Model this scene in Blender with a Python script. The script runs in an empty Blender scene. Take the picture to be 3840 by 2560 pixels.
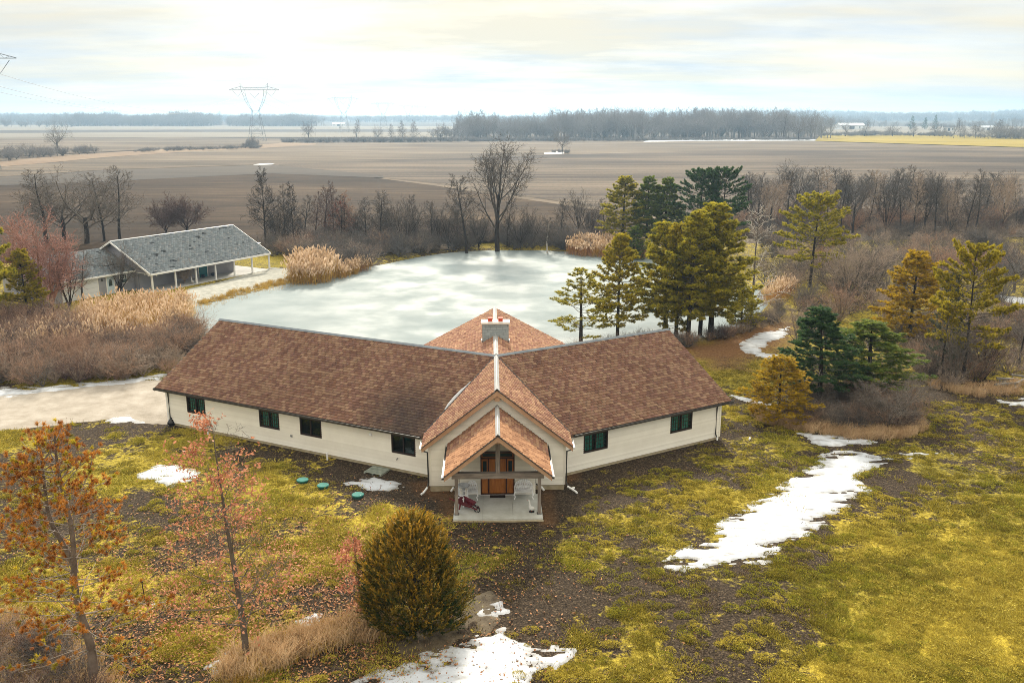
import bpy, math, random
import numpy as np
from mathutils import Vector, Matrix
R_ = np.random.RandomState
sc = bpy.context.scene
COL = sc.collection

# ------------------------------------------------------------------ camera, sky, sun, exposure
CAM_H = 20.382; PITCH = math.radians(14.1885); FPX = 3334.99   # focal length in photo pixels (3840 wide)
cam = bpy.data.cameras.new('camera'); camo = bpy.data.objects.new('camera', cam); COL.objects.link(camo)
cam.sensor_width = 36.0; cam.lens = 36.0 * FPX / 3840.0; cam.clip_start = 0.5; cam.clip_end = 30000
camo.location = (0, 0, CAM_H); camo.rotation_euler = (math.pi / 2 - PITCH, 0, 0)
sc.camera = camo
SUN_EL = math.radians(31); SUN_AZ = math.radians(-3)
wd = bpy.data.worlds.new('World'); sc.world = wd; wd.use_nodes = True
nt = wd.node_tree; nt.nodes.clear()
def N(t, ty, **kw):
    n = t.nodes.new(ty)
    for k, v in kw.items():
        if k.startswith('i_'): n.inputs[k[2:].replace('_', ' ')].default_value = v
        else: setattr(n, k, v)
    return n
def mixc(t, fac, a, b, typ='MIX'):
    m = t.nodes.new('ShaderNodeMix'); m.data_type = 'RGBA'; m.blend_type = typ
    for s, v in ((0, fac), (6, a), (7, b)):
        if hasattr(v, 'links') or hasattr(v, 'is_linked'): t.links.new(v, m.inputs[s])
        elif s == 0: m.inputs[0].default_value = v
        else: m.inputs[s].default_value = (*v[:3], 1)
    return m.outputs[2]
def mth(t, op, a, b=None, clamp=False):
    m = t.nodes.new('ShaderNodeMath'); m.operation = op; m.use_clamp = clamp
    for i, v in enumerate((a, b)):
        if v is None: continue
        if hasattr(v, 'is_linked'): t.links.new(v, m.inputs[i])
        else: m.inputs[i].default_value = v
    return m.outputs[0]
def ramp(t, f, pts):
    r = t.nodes.new('ShaderNodeValToRGB'); t.links.new(f, r.inputs[0]); e = r.color_ramp.elements
    while len(e) < len(pts): e.new(0.5)
    for el, (p, c) in zip(e, pts): el.position = p; el.color = (*c, 1) if len(c) == 3 else c
    return r.outputs[0]
sky = N(nt, 'ShaderNodeTexSky', sky_type='NISHITA', sun_disc=False, sun_elevation=SUN_EL, sun_rotation=SUN_AZ,
        altitude=200, air_density=1.0, dust_density=2.0, ozone_density=1.0)
tc = N(nt, 'ShaderNodeTexCoord'); sep = N(nt, 'ShaderNodeSeparateXYZ'); nt.links.new(tc.outputs['Generated'], sep.inputs[0])
zz = mth(nt, 'ADD', mth(nt, 'MAXIMUM', sep.outputs[2], 0.0), 0.10)
cmb = N(nt, 'ShaderNodeCombineXYZ')
nt.links.new(mth(nt, 'DIVIDE', sep.outputs[0], zz), cmb.inputs[0]); nt.links.new(mth(nt, 'DIVIDE', sep.outputs[1], zz), cmb.inputs[1])
def wnoise(scale, det, off, sx=1.0):
    mp = N(nt, 'ShaderNodeMapping'); mp.inputs['Location'].default_value = off; mp.inputs['Scale'].default_value = (sx, 1, 1)
    nt.links.new(cmb.outputs[0], mp.inputs[0])
    n = N(nt, 'ShaderNodeTexNoise', i_Scale=scale, i_Detail=det, i_Roughness=0.6); nt.links.new(mp.outputs[0], n.inputs['Vector']); return n.outputs[0]
veil = ramp(nt, wnoise(0.55, 6, (2.3, 0.4, 0), 0.7), [(0.34, (0.80,) * 3), (0.58, (1.0,) * 3)])
warm = ramp(nt, wnoise(0.8, 4, (7.1, 3.3, 0), 0.45), [(0.38, (0.0,) * 3), (0.58, (1.0,) * 3)])
# overcast veil: brighter overhead than at the horizon, 1 + 2 sin(elevation)
ovc = mth(nt, 'ADD', mth(nt, 'MULTIPLY', mth(nt, 'MAXIMUM', sep.outputs[2], 0.0), 0.667), 0.333)
vm = N(nt, 'ShaderNodeVectorMath', operation='SCALE'); nt.links.new(mixc(nt, warm, (9.9, 10.7, 11.4), (12.9, 11.6, 8.9)), vm.inputs[0]); nt.links.new(ovc, vm.inputs['Scale'])
cloud = vm.outputs[0]
nt.links.new(mixc(nt, veil, sky.outputs[0], cloud), (bg := N(nt, 'ShaderNodeBackground', i_Strength=0.1)).inputs[0])
nt.links.new(bg.outputs[0], N(nt, 'ShaderNodeOutputWorld').inputs[0])
sl = bpy.data.lights.new('sun', 'SUN'); sl.energy = 4.1; sl.angle = math.radians(8); sl.color = (1.0, 0.91, 0.76)
so = bpy.data.objects.new('sun', sl); COL.objects.link(so)
sv = Vector((math.sin(SUN_AZ) * math.cos(SUN_EL), math.cos(SUN_AZ) * math.cos(SUN_EL), math.sin(SUN_EL)))
so.rotation_euler = (-sv).to_track_quat('-Z', 'Y').to_euler(); so.location = (0, 60, 80)
sc.view_settings.view_transform = 'Standard'; sc.view_settings.look = 'None'; sc.view_settings.gamma = 1.0
sc.view_settings.use_curve_mapping = False; sc.view_settings.exposure = 0.80
sc.cycles.use_denoising = True; sc.cycles.denoising_prefilter = 'NONE'; sc.cycles.use_adaptive_sampling = False
sc.cycles.filter_width = 0.9; sc.cycles.max_bounces = 6; sc.cycles.diffuse_bounces = 2; sc.cycles.glossy_bounces = 2; sc.cycles.transparent_max_bounces = 12
sc.cycles.transmission_bounces = 4; sc.cycles.volume_bounces = 0; sc.cycles.sample_clamp_indirect = 3; sc.cycles.sample_clamp_direct = 8

# ------------------------------------------------------------------ layout helpers
cP, sP = math.cos(PITCH), math.sin(PITCH)
def G(px, py, z=0.0):
    """ground point (height z) seen at a point of the photograph measured on a 2352 x 1568 sheet"""
    u = px * 3840 / 2352; v = py * 3840 / 2352
    a = (u - 1920) / FPX; b = (1280 - v) / FPX
    t = (z - CAM_H) / (-sP + b * cP)
    return (a * t, (cP + b * sP) * t)
def top_z(py, Y):
    b = (1280 - py * 3840 / 2352) / FPX
    return CAM_H + (-sP + b * cP) * Y / (cP + b * sP)
def poly(pts, z=0.0): return np.array([G(x, y, z) for x, y in pts])
def inside(P, x, y):
    r = np.zeros(np.shape(x), bool); n = len(P)
    for i in range(n):
        (x1, y1), (x2, y2) = P[i], P[(i + 1) % n]
        if y1 == y2: continue
        r ^= ((y1 > y) != (y2 > y)) & (x < (x2 - x1) * (y - y1) / (y2 - y1) + x1)
    return r
def sdist(P, x, y):
    d = np.full(np.shape(x), 1e9); n = len(P)
    for i in range(n):
        a = P[i]; e = P[(i + 1) % n] - a
        t = np.clip(((x - a[0]) * e[0] + (y - a[1]) * e[1]) / (e @ e + 1e-12), 0, 1)
        d = np.minimum(d, np.hypot(x - a[0] - t * e[0], y - a[1] - t * e[1]))
    return np.where(inside(P, x, y), d, -d)
def vn(x, y, s, seed=0):
    x = np.asarray(x, float) / s; y = np.asarray(y, float) / s
    xi = np.floor(x); yi = np.floor(y); fx = x - xi; fy = y - yi
    h = lambda a, b: np.modf(np.abs(np.sin(a * 127.1 + b * 311.7 + seed * 74.7) * 43758.5453))[0]
    fx = fx * fx * (3 - 2 * fx); fy = fy * fy * (3 - 2 * fy)
    return (h(xi, yi) * (1 - fx) + h(xi + 1, yi) * fx) * (1 - fy) + (h(xi, yi + 1) * (1 - fx) + h(xi + 1, yi + 1) * fx) * fy
def fbm(x, y, s, seed=0, o=4):
    r = 0; a = 1; t = 0
    for k in range(o): r = r + a * vn(x, y, s / 2 ** k, seed + k); t += a; a *= 0.55
    return r / t
def sstep(a, b, x): t = np.clip((x - a) / (b - a), 0, 1); return t * t * (3 - 2 * t)

# ------------------------------------------------------------------ mesh helpers
def mesh_np(name, V, faces, attrs=None, mats=(), smooth=False, midx=None):
    me = bpy.data.meshes.new(name); V = np.asarray(V, np.float32)
    me.vertices.add(len(V)); me.vertices.foreach_set('co', V.ravel())
    fl = [np.asarray(f, np.int32) for f in faces if len(f)]
    li = np.concatenate([f.ravel() for f in fl]); tot = np.concatenate([np.full(len(f), f.shape[1], np.int32) for f in fl])
    st = np.concatenate([[0], np.cumsum(tot)[:-1]]).astype(np.int32)
    me.loops.add(len(li)); me.loops.foreach_set('vertex_index', li)
    me.polygons.add(len(tot)); me.polygons.foreach_set('loop_start', st); me.polygons.foreach_set('loop_total', tot)
    if smooth: me.polygons.foreach_set('use_smooth', np.ones(len(tot), bool))
    for m in mats: me.materials.append(m)
    if midx is not None: me.polygons.foreach_set('material_index', np.asarray(midx, np.int32))
    me.update(calc_edges=True)
    for k, v in (attrs or {}).items():
        v = np.asarray(v, np.float32)
        if v.ndim == 1: me.attributes.new(k, 'FLOAT', 'POINT').data.foreach_set('value', v)
        else:
            a = me.attributes.new(k, 'FLOAT_COLOR', 'POINT'); a.data.foreach_set('color', np.c_[v, np.ones(len(v))].astype(np.float32).ravel())
    return me
def link(name, me, parent=None, loc=None, rz=0.0):
    o = bpy.data.objects.new(name, me); COL.objects.link(o)
    if parent: o.parent = parent
    if loc is not None: o.location = loc
    if rz: o.rotation_euler = (0, 0, rz)
    return o
def tag(o, label=None, cat=None, group=None, kind=None):
    if label: o['label'] = label
    if cat: o['category'] = cat
    if group: o['group'] = group
    if kind: o['kind'] = kind
    return o
def thing(name, label, cat, loc, rz=0.0, group=None):
    return tag(link(name, None, None, loc, rz), label, cat, group)
class MB:
    def __init__(s): s.v = []; s.f = []
    def add(s, vs, fs):
        o = len(s.v); s.v += [tuple(map(float, p)) for p in vs]; s.f += [tuple(i + o for i in q) for q in fs]; return s
    def box(s, x0, x1, y0, y1, z0, z1):
        return s.add([(x0, y0, z0), (x1, y0, z0), (x1, y1, z0), (x0, y1, z0), (x0, y0, z1), (x1, y0, z1), (x1, y1, z1), (x0, y1, z1)],
                     [(0, 3, 2, 1), (4, 5, 6, 7), (0, 1, 5, 4), (1, 2, 6, 5), (2, 3, 7, 6), (3, 0, 4, 7)])
    def obox(s, F, u0, u1, v0, v1, n0, n1):
        """box in a wall frame F=(O,U,V,N)"""
        O, U, V, Nn = F; p = lambda u, v, n: O + U * u + V * v + Nn * n
        return s.add([p(u0, v0, n0), p(u1, v0, n0), p(u1, v0, n1), p(u0, v0, n1), p(u0, v1, n0), p(u1, v1, n0), p(u1, v1, n1), p(u0, v1, n1)],
                     [(0, 3, 2, 1), (4, 5, 6, 7), (0, 1, 5, 4), (1, 2, 6, 5), (2, 3, 7, 6), (3, 0, 4, 7)])
    def prism(s, P, d):
        n = len(P); P = [Vector(p) for p in P]; d = Vector(d)
        return s.add(list(P) + [p + d for p in P], [tuple(range(n))[::-1], tuple(range(n, 2 * n))] + [(i, (i + 1) % n, n + (i + 1) % n, n + i) for i in range(n)])
    def tube(s, pts, r, k=6, cap=True):
        V, F = tube_np([np.array(pts, float)], [np.array(r if np.ndim(r) else [r] * len(pts), float)], k)
        o = len(s.v); s.v += [tuple(p) for p in V.tolist()]; s.f += [tuple(i + o for i in q) for q in F.tolist()]
        if cap: s.f += [tuple(o + i for i in range(k)), tuple(o + len(V) - k + i for i in range(k))]
        return s
    def lathe(s, prof, k=16, c=(0, 0, 0)):
        o = len(s.v)
        for r, z in prof:
            for i in range(k): a = 2 * math.pi * i / k; s.v.append((c[0] + r * math.cos(a), c[1] + r * math.sin(a), c[2] + z))
        for j in range(len(prof) - 1):
            for i in range(k): i2 = (i + 1) % k; s.f.append((o + j * k + i, o + j * k + i2, o + (j + 1) * k + i2, o + (j + 1) * k + i))
        s.f.append(tuple(o + i for i in range(k))[::-1]); s.f.append(tuple(o + (len(prof) - 1) * k + i for i in range(k)))
        return s
    def mesh(s, name, m, smooth=False):
        me = bpy.data.meshes.new(name); me.from_pydata(s.v, [], s.f); me.materials.append(m)
        if smooth: me.polygons.foreach_set('use_smooth', np.ones(len(me.polygons), bool))
        me.update(); return me
    def build(s, name, m, parent=None, smooth=False, loc=None, rz=0.0):
        return link(name, s.mesh(name, m, smooth), parent, loc, rz)
def tube_np(Ps, Rs, k):
    """tapered tubes for many polylines of the same point count"""
    P = np.stack(Ps); R = np.stack(Rs); K, n = R.shape
    T = np.gradient(P, axis=1); T /= np.linalg.norm(T, axis=2, keepdims=True) + 1e-9
    ref = np.where(np.abs(T[:, :1, 2:3]) > 0.9, np.array([1.0, 0, 0]), np.array([0, 0, 1.0])) * np.ones((1, n, 1))
    A = np.cross(T, ref); A /= np.linalg.norm(A, axis=2, keepdims=True) + 1e-9; B = np.cross(T, A)
    an = np.arange(k) * 2 * np.pi / k
    V = P[:, :, None] + R[:, :, None, None] * (np.cos(an)[:, None] * A[:, :, None] + np.sin(an)[:, None] * B[:, :, None])
    idx = np.arange(K * n * k).reshape(K, n, k); nx = np.roll(idx, -1, axis=2)
    F = np.stack([idx[:, :-1], nx[:, :-1], nx[:, 1:], idx[:, 1:]], -1).reshape(-1, 4)
    return V.reshape(-1, 3), F
def tubes(polys, sides):
    """polys: list of (pts,radii,level); one mesh array set"""
    gr = {}
    for p, r, l in polys: gr.setdefault((len(p), sides[min(l, len(sides) - 1)]), []).append((p, r))
    Vs = []; Fs = []; o = 0
    for (n, k), L in gr.items():
        V, F = tube_np([np.asarray(a[0], float) for a in L], [np.asarray(a[1], float) for a in L], k)
        Vs.append(V); Fs.append(F + o); o += len(V)
    return np.concatenate(Vs), np.concatenate(Fs)

# ------------------------------------------------------------------ materials
def mat(name, c1, c2=None, rough=0.8, noise=0.0, nscale=3.0, rand=0.0, attr=None, bump=0.0, bscale=20.0, spec=0.25, transl=0.0, metal=0.0, detail=5.0, stretch=None, lo=0.3, hi=0.7, cattr=None):
    m = bpy.data.materials.new(name); m.use_nodes = True; t = m.node_tree; t.nodes.clear()
    out = N(t, 'ShaderNodeOutputMaterial'); b = N(t, 'ShaderNodeBsdfPrincipled'); b.inputs['Roughness'].default_value = rough
    b.inputs['Specular IOR Level'].default_value = spec; b.inputs['Metallic'].default_value = metal
    col = None
    geo = N(t, 'ShaderNodeNewGeometry'); vec = geo.outputs['Position']
    if stretch:
        tcn = N(t, 'ShaderNodeTexCoord'); mp = N(t, 'ShaderNodeMapping'); mp.inputs['Scale'].default_value = stretch
        t.links.new(tcn.outputs['Object'], mp.inputs[0]); vec = mp.outputs[0]
    if cattr:
        a = N(t, 'ShaderNodeAttribute', attribute_name=cattr); col = a.outputs['Color']
    elif c2 is not None:
        f = None
        if noise:
            n = N(t, 'ShaderNodeTexNoise', i_Scale=nscale, i_Detail=detail, i_Roughness=0.65); t.links.new(vec, n.inputs['Vector'])
            mr = N(t, 'ShaderNodeMapRange', clamp=True); t.links.new(n.outputs[0], mr.inputs[0]); mr.inputs[1].default_value = lo; mr.inputs[2].default_value = hi
            f = mth(t, 'MULTIPLY', mr.outputs[0], noise)
        if rand:
            oi = N(t, 'ShaderNodeObjectInfo'); g = mth(t, 'MULTIPLY', oi.outputs['Random'], rand); f = g if f is None else mth(t, 'ADD', f, g)
        if attr:
            a = N(t, 'ShaderNodeAttribute', attribute_name=attr); f = a.outputs['Fac'] if f is None else mth(t, 'ADD', f, a.outputs['Fac'], True)
        col = mixc(t, mth(t, 'MULTIPLY', f, 1.0, True), c1, c2)
    if col is not None: t.links.new(col, b.inputs['Base Color'])
    else: b.inputs['Base Color'].default_value = (*c1, 1)
    if bump:
        n = N(t, 'ShaderNodeTexNoise', i_Scale=bscale, i_Detail=4.0); t.links.new(vec, n.inputs['Vector'])
        bp = N(t, 'ShaderNodeBump', i_Strength=bump, i_Distance=0.05); t.links.new(n.outputs[0], bp.inputs['Height']); t.links.new(bp.outputs[0], b.inputs['Normal'])
    sh = b.outputs[0]
    if transl:
        tr = N(t, 'ShaderNodeBsdfTranslucent')
        if col is not None: t.links.new(col, tr.inputs[0])
        else: tr.inputs[0].default_value = (*c1, 1)
        mx = N(t, 'ShaderNodeMixShader'); mx.inputs[0].default_value = transl; t.links.new(sh, mx.inputs[1]); t.links.new(tr.outputs[0], mx.inputs[2]); sh = mx.outputs[0]
    t.links.new(sh, out.inputs[0]); return m
def glass_mat(name, tint):
    m = bpy.data.materials.new(name); m.use_nodes = True; t = m.node_tree; t.nodes.clear()
    out = N(t, 'ShaderNodeOutputMaterial'); tr = N(t, 'ShaderNodeBsdfTransparent'); tr.inputs[0].default_value = (*tint, 1)
    gl = N(t, 'ShaderNodeBsdfGlossy', i_Roughness=0.04); lw = N(t, 'ShaderNodeLayerWeight', i_Blend=0.5); fr_ = mth(t, 'ADD', mth(t, 'MULTIPLY', mth(t, 'POWER', lw.outputs['Facing'], 5.0), 0.9), 0.05)
    mx = N(t, 'ShaderNodeMixShader'); t.links.new(fr_, mx.inputs[0]); t.links.new(tr.outputs[0], mx.inputs[1]); t.links.new(gl.outputs[0], mx.inputs[2])
    t.links.new(mx.outputs[0], out.inputs[0]); return m

# ------------------------------------------------------------------ terrain
POND_Z = -0.30
POND = poly([(425, 742), (445, 705), (475, 692), (520, 682), (600, 664), (665, 648), (745, 641), (800, 626), (850, 613), (900, 604), (960, 591), (1030, 581), (1080, 577),
             (1140, 575), (1250, 575), (1310, 579), (1400, 585), (1490, 592), (1580, 608), (1680, 640), (1745, 668), (1762, 700), (1722, 742), (1650, 768), (1580, 780),
             (1480, 792), (1380, 800), (1200, 812), (980, 815), (700, 798), (540, 778), (470, 768)], POND_Z)
J0 = np.array([-0.995, 53.607]); HROT = 0.025
def house_uv(x, y):
    dx = np.asarray(x) - J0[0]; dy = np.asarray(y) - J0[1]; c, s = math.cos(HROT), math.sin(HROT)
    return dx * c + dy * s, -dx * s + dy * c
def wing_lo(x, y, sg, th):
    a, b = house_uv(x, y)
    return a * sg * math.sin(th) + b * math.cos(th), -b * math.sin(th) + a * sg * math.cos(th)
def wall_near(x, y):
    """distance in front of the two wing walls (large elsewhere)"""
    d = np.full(np.shape(x), 99.0)
    for sg, th, L in ((-1, 1.083, 22.3), (1, 1.059, 13.4)):
        l, o = wing_lo(x, y, sg, th)
        d = np.minimum(d, np.abs(o - 6.1) + np.maximum(0, l - L) + np.maximum(0, -l))
    return d
def gz(x, y):
    x = np.asarray(x, float); y = np.asarray(y, float)
    far = sstep(1800, 5200, y) * (26 + 34 * (fbm(x, y, 1900, 5, 3) - 0.5)) + sstep(1800, 4500, np.abs(x)) * 6
    z = (fbm(x, y, 3.5, 9, 3) - 0.5) * 0.10 * sstep(400, 150, y) + far
    wn = wall_near(x, y)
    z = np.where(wn < 30, z * sstep(0, 2.5, wn) - 0.20 * sstep(4.5, 0.8, wn), z)
    near = (np.abs(x) < 80) & (y < 175) & (y > 50)
    if np.any(near):
        sd = np.full(np.shape(x), -99.0); sd[near] = sdist(POND, x[near], y[near])
        s = sstep(-2.6, 3.0, sd); z = z * (1 - s) - 0.74 * s
    return z
def gz1(x, y): return float(gz(np.array([x]), np.array([y]))[0])
def axis(a, b, fine, grow, lo, hi):
    v = list(np.arange(a, b + 1e-6, fine)); st = fine
    while v[-1] < hi: st *= grow; v.append(v[-1] + st)
    st = fine; w = [v[0]]
    while w[-1] > lo: st *= grow; w.append(w[-1] - st)
    return np.array(w[::-1][:-1] + v)
YE = poly([(1930, 1345), (2060, 1235), (2200, 1160), (2352, 1100), (2700, 1010), (2900, 1568), (2500, 1800), (1800, 1800), (1860, 1568)])
DRIVE = poly([(-260, 925), (-40, 912), (120, 897), (250, 884), (400, 868), (470, 850), (480, 900), (388, 968), (330, 967), (250, 962), (130, 977), (0, 987), (-60, 992), (-260, 1010)])
NEEDLE = poly([(1540, 800), (1640, 770), (1740, 740), (1800, 720), (1830, 780), (1700, 850), (1640, 850)])
DIRT = [poly([(955, 1105), (1045, 1090), (1050, 1190), (1035, 1205), (1015, 1150), (970, 1125)]), poly([(1245, 1100), (1330, 1060), (1350, 1095), (1270, 1120), (1262, 1200), (1248, 1200)])]
PATHP = poly([(900, 1470), (1030, 1430), (1090, 1370), (1130, 1340), (1140, 1380), (1100, 1450), (1000, 1490), (880, 1530)])
def lawn(x, y):
    """grass cover, yellowness, special"""
    n1 = fbm(x, y, 7.0, 21, 4); n2 = fbm(x * 0.8, y, 3.2, 33, 3); n3 = fbm(x, y, 9, 55, 3)
    base = np.where(x < 0, 0.56, 0.25) + 0.0
    n4 = fbm(x, y, 1.3, 77, 2); rt_ = sstep(0, 5, x); r = base + .08 * rt_ + (n1 - 0.5) * (1.9 - .8 * rt_) + (n2 - 0.5) * 0.9 + (n4 - .5) * (.5 + .9 * rt_)
    wn = wall_near(x, y)
    r = r - 0.55 * sstep(7, 0.5, wn)
    a, b = house_uv(x, y)
    r = r - 0.4 * sstep(5.5, 1.5, np.hypot(a, (b + 9) * 0.8))
    r = r - 0.2 * sstep(9, 3, np.hypot(x - 4, y - 42))
    sd = sdist(YE, x, y); yz = sstep(-2.5, 2.0, sd + (n2 - 0.5) * 5)
    r = np.maximum(r, yz * (0.95 + (n2 - 0.5) * 0.5))
    g = np.where(x < -3, 0.62, 0.38) + (n3 - 0.5) * 1.1 + yz * (0.22 + 0.45 * sstep(0.3, 0.55, n3)) + 0.2 * sstep(40, 30, y)
    r = np.where(y > 68, 0.62 + (n1 - 0.5) * 1.2, r); g = np.where(y > 68, 0.55 + (n3 - 0.5) * 0.8, g)
    b_ = sstep(-2.0, 2.5, sdist(NEEDLE, x, y) + (n2 - 0.5) * 4)
    for P in DIRT: b_ = np.maximum(b_, 0.55 * sstep(-0.4, 0.3, sdist(P, x, y) + (n2 - 0.5) * 1.5))
    r = np.where(y > 190, .12, r)
    return np.clip(r, 0, 1.2), np.clip(g, 0, 1), np.clip(b_, 0, 1)
def ground_mat():
    m = bpy.data.materials.new('lawn'); m.use_nodes = True; t = m.node_tree; b = t.nodes['Principled BSDF']
    b.inputs['Roughness'].default_value = 0.95; b.inputs['Specular IOR Level'].default_value = 0.1
    a = N(t, 'ShaderNodeAttribute', attribute_name='Z'); sp = N(t, 'ShaderNodeSeparateColor'); t.links.new(a.outputs['Color'], sp.inputs[0])
    geo = N(t, 'ShaderNodeNewGeometry')
    def nz(s, d=5.0, r=0.7):
        n = N(t, 'ShaderNodeTexNoise', i_Scale=s, i_Detail=d, i_Roughness=r); t.links.new(geo.outputs['Position'], n.inputs['Vector']); return n.outputs[0]
    nA = nz(0.8, 6); nB = nz(4.5, 5); nC = nz(11.0, 3); nD = nz(1.9, 4)
    g = mth(t, 'ADD', sp.outputs[0], mth(t, 'MULTIPLY', mth(t, 'SUBTRACT', nA, 0.5), 1.4)); g = mth(t, 'ADD', g, mth(t, 'MULTIPLY', mth(t, 'SUBTRACT', nD, 0.5), 1.6)); g = mth(t, 'ADD', g, mth(t, 'MULTIPLY', mth(t, 'SUBTRACT', nB, 0.5), 1.3))
    mr = N(t, 'ShaderNodeMapRange', clamp=True, interpolation_type='SMOOTHSTEP'); t.links.new(g, mr.inputs[0]); mr.inputs[1].default_value = 0.32; mr.inputs[2].default_value = 0.72
    soil = ramp(t, mth(t, 'ADD', mth(t, 'MULTIPLY', nC, 0.6), mth(t, 'MULTIPLY', nB, 0.4)), [(0.36, (0.010, 0.007, 0.005)), (0.50, (0.040, 0.028, 0.018)), (0.58, (0.092, 0.066, 0.042)), (0.70, (0.26, 0.195, 0.13))])
    olive = ramp(t, nB, [(0.30, (0.060, 0.054, 0.012)), (0.52, (0.17, 0.145, 0.022)), (0.70, (0.34, 0.27, 0.04))])
    straw = ramp(t, nB, [(0.30, (0.15, 0.100, 0.014)), (0.50, (0.41, 0.305, 0.035)), (0.70, (0.66, 0.51, 0.07))])
    yy = mth(t, 'ADD', sp.outputs[1], mth(t, 'MULTIPLY', mth(t, 'SUBTRACT', nA, 0.5), 1.3), True)
    c = mixc(t, mr.outputs[0], soil, mixc(t, yy, olive, straw))
    c = mixc(t, sp.outputs[2], c, ramp(t, nB, [(0.3, (0.10, 0.045, 0.018)), (0.7, (0.26, 0.14, 0.06))]))
    t.links.new(c, b.inputs['Base Color'])
    bp = N(t, 'ShaderNodeBump', i_Strength=0.9, i_Distance=0.10); t.links.new(mth(t, 'ADD', nB, mth(t, 'MULTIPLY', nC, 0.6)), bp.inputs['Height']); t.links.new(bp.outputs[0], b.inputs['Normal'])
    return m
def build_ground():
    xs = axis(-34, 42, 0.42, 1.055, -6000, 6000); ys = axis(26, 76, 0.40, 1.03, -150, 6500)
    X, Y = np.meshgrid(xs, ys); x = X.ravel(); y = Y.ravel()
    V = np.c_[x, y, gz(x, y)]; nx, ny = len(xs), len(ys)
    i = np.arange(nx * ny).reshape(ny, nx); F = np.stack([i[:-1, :-1], i[:-1, 1:], i[1:, 1:], i[1:, :-1]], -1).reshape(-1, 4)
    Z = np.stack(lawn(x, y), -1)
    o = link('ground', mesh_np('ground', V, [F], {'Z': Z}, [ground_mat()], smooth=True)); tag(o, kind='structure'); return o
build_ground()

def strip(name, lower, upper, m, lift, nx=60, ny=14, z0=0.0, world=False):
    """ground sheet between two boundary lines given left to right, draped over the terrain"""
    lo = np.array(lower) if world else poly(lower, z0); up = np.array(upper) if world else poly(upper, z0)
    def res(L):
        s = np.r_[0, np.cumsum(np.linalg.norm(np.diff(L, axis=0), axis=1))]; q = np.linspace(0, s[-1], nx)
        return np.c_[np.interp(q, s, L[:, 0]), np.interp(q, s, L[:, 1])]
    lo, up = res(lo), res(up); k = np.linspace(0, 1, ny)[:, None, None]
    P = lo[None] * (1 - k) + up[None] * k; x = P[..., 0].ravel(); y = P[..., 1].ravel()
    i = np.arange(nx * ny).reshape(ny, nx); F = np.stack([i[:-1, :-1], i[:-1, 1:], i[1:, 1:], i[1:, :-1]], -1).reshape(-1, 4)
    o = link(name, mesh_np(name, np.c_[x, y, gz(x, y) + lift], [F], None, [m], smooth=True)); tag(o, kind='structure'); return o
def field_mat(name, cols, sx=0.010, sy=0.16, big=0.008, angle=0.0, fine=0.9):
    m = bpy.data.materials.new(name); m.use_nodes = True; t = m.node_tree; b = t.nodes['Principled BSDF']; b.inputs['Roughness'].default_value = 1.0; b.inputs['Specular IOR Level'].default_value = 0.05
    geo = N(t, 'ShaderNodeNewGeometry')
    def nz(scale, d, rot=angle):
        mp = N(t, 'ShaderNodeMapping'); mp.inputs['Scale'].default_value = scale; mp.inputs['Rotation'].default_value = (0, 0, rot); t.links.new(geo.outputs['Position'], mp.inputs[0])
        n = N(t, 'ShaderNodeTexNoise', i_Scale=1.0, i_Detail=d, i_Roughness=0.6); t.links.new(mp.outputs[0], n.inputs['Vector']); return n.outputs[0]
    rows = nz((sx, sy, 1), 4.0); pat = nz((big, big * 2.2, 1), 4.0); fn = nz((fine, fine, 1), 3.0)
    f = mth(t, 'ADD', mth(t, 'ADD', mth(t, 'MULTIPLY', rows, 0.36), mth(t, 'MULTIPLY', pat, 0.46)), mth(t, 'MULTIPLY', fn, 0.18))
    t.links.new(ramp(t, f, cols), b.inputs['Base Color']); return m
F_TAN = field_mat('corn_stubble', [(0.38, (0.0629, 0.0503, 0.0400)), (0.46, (0.1110, 0.0888, 0.0666)), (0.56, (0.1776, 0.1406, 0.1036)), (0.66, (0.2368, 0.1924, 0.1480))], angle=0.03)
F_GREY = field_mat('worked_soil', [(0.38, (0.0444, 0.0370, 0.0340)), (0.48, (0.0851, 0.0681, 0.0548)), (0.56, (0.1406, 0.1110, 0.0829)), (0.66, (0.2072, 0.1628, 0.1221))], sy=0.22, angle=0.05)
F_BROWN = field_mat('brown_stubble', [(0.36, (0.020, 0.0145, 0.010)), (0.48, (0.044, 0.030, 0.020)), (0.57, (0.072, 0.049, 0.031)), (0.68, (0.135, 0.094, 0.058))], sx=0.05, sy=0.30, big=0.012, fine=1.6)
F_DARK = field_mat('dark_soil', [(0.35, (0.0555, 0.0481, 0.0444)), (0.6, (0.1036, 0.0888, 0.0740))])
F_PALE = field_mat('pale_stubble', [(0.35, (0.1628, 0.1406, 0.1110)), (0.65, (0.2442, 0.2146, 0.1702))])
F_GOLD = field_mat('winter_wheat', [(0.35, (0.2072, 0.1628, 0.0259)), (0.65, (0.3404, 0.2516, 0.0518))])
F_SWALE = field_mat('swale_grass', [(0.35, (0.1628, 0.1110, 0.0777)), (0.65, (0.2812, 0.2146, 0.1480))], sx=0.06, sy=0.25, fine=0.5)
strip('corn_field', [(-900, 560), (0, 560), (1176, 575), (1700, 560), (2352, 545), (3200, 540)], [(-900, 332), (600, 330), (1200, 324), (1880, 322), (2352, 339), (3200, 352)], F_TAN, 0.07, 120, 60)
strip('wet_field', [(640, 384), (1000, 422), (1330, 470), (1700, 520), (2352, 520), (3200, 520)], [(640, 378), (1080, 363), (1290, 356), (1700, 345), (2352, 348), (3200, 356)], F_GREY, 0.13, 120, 40)
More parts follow.
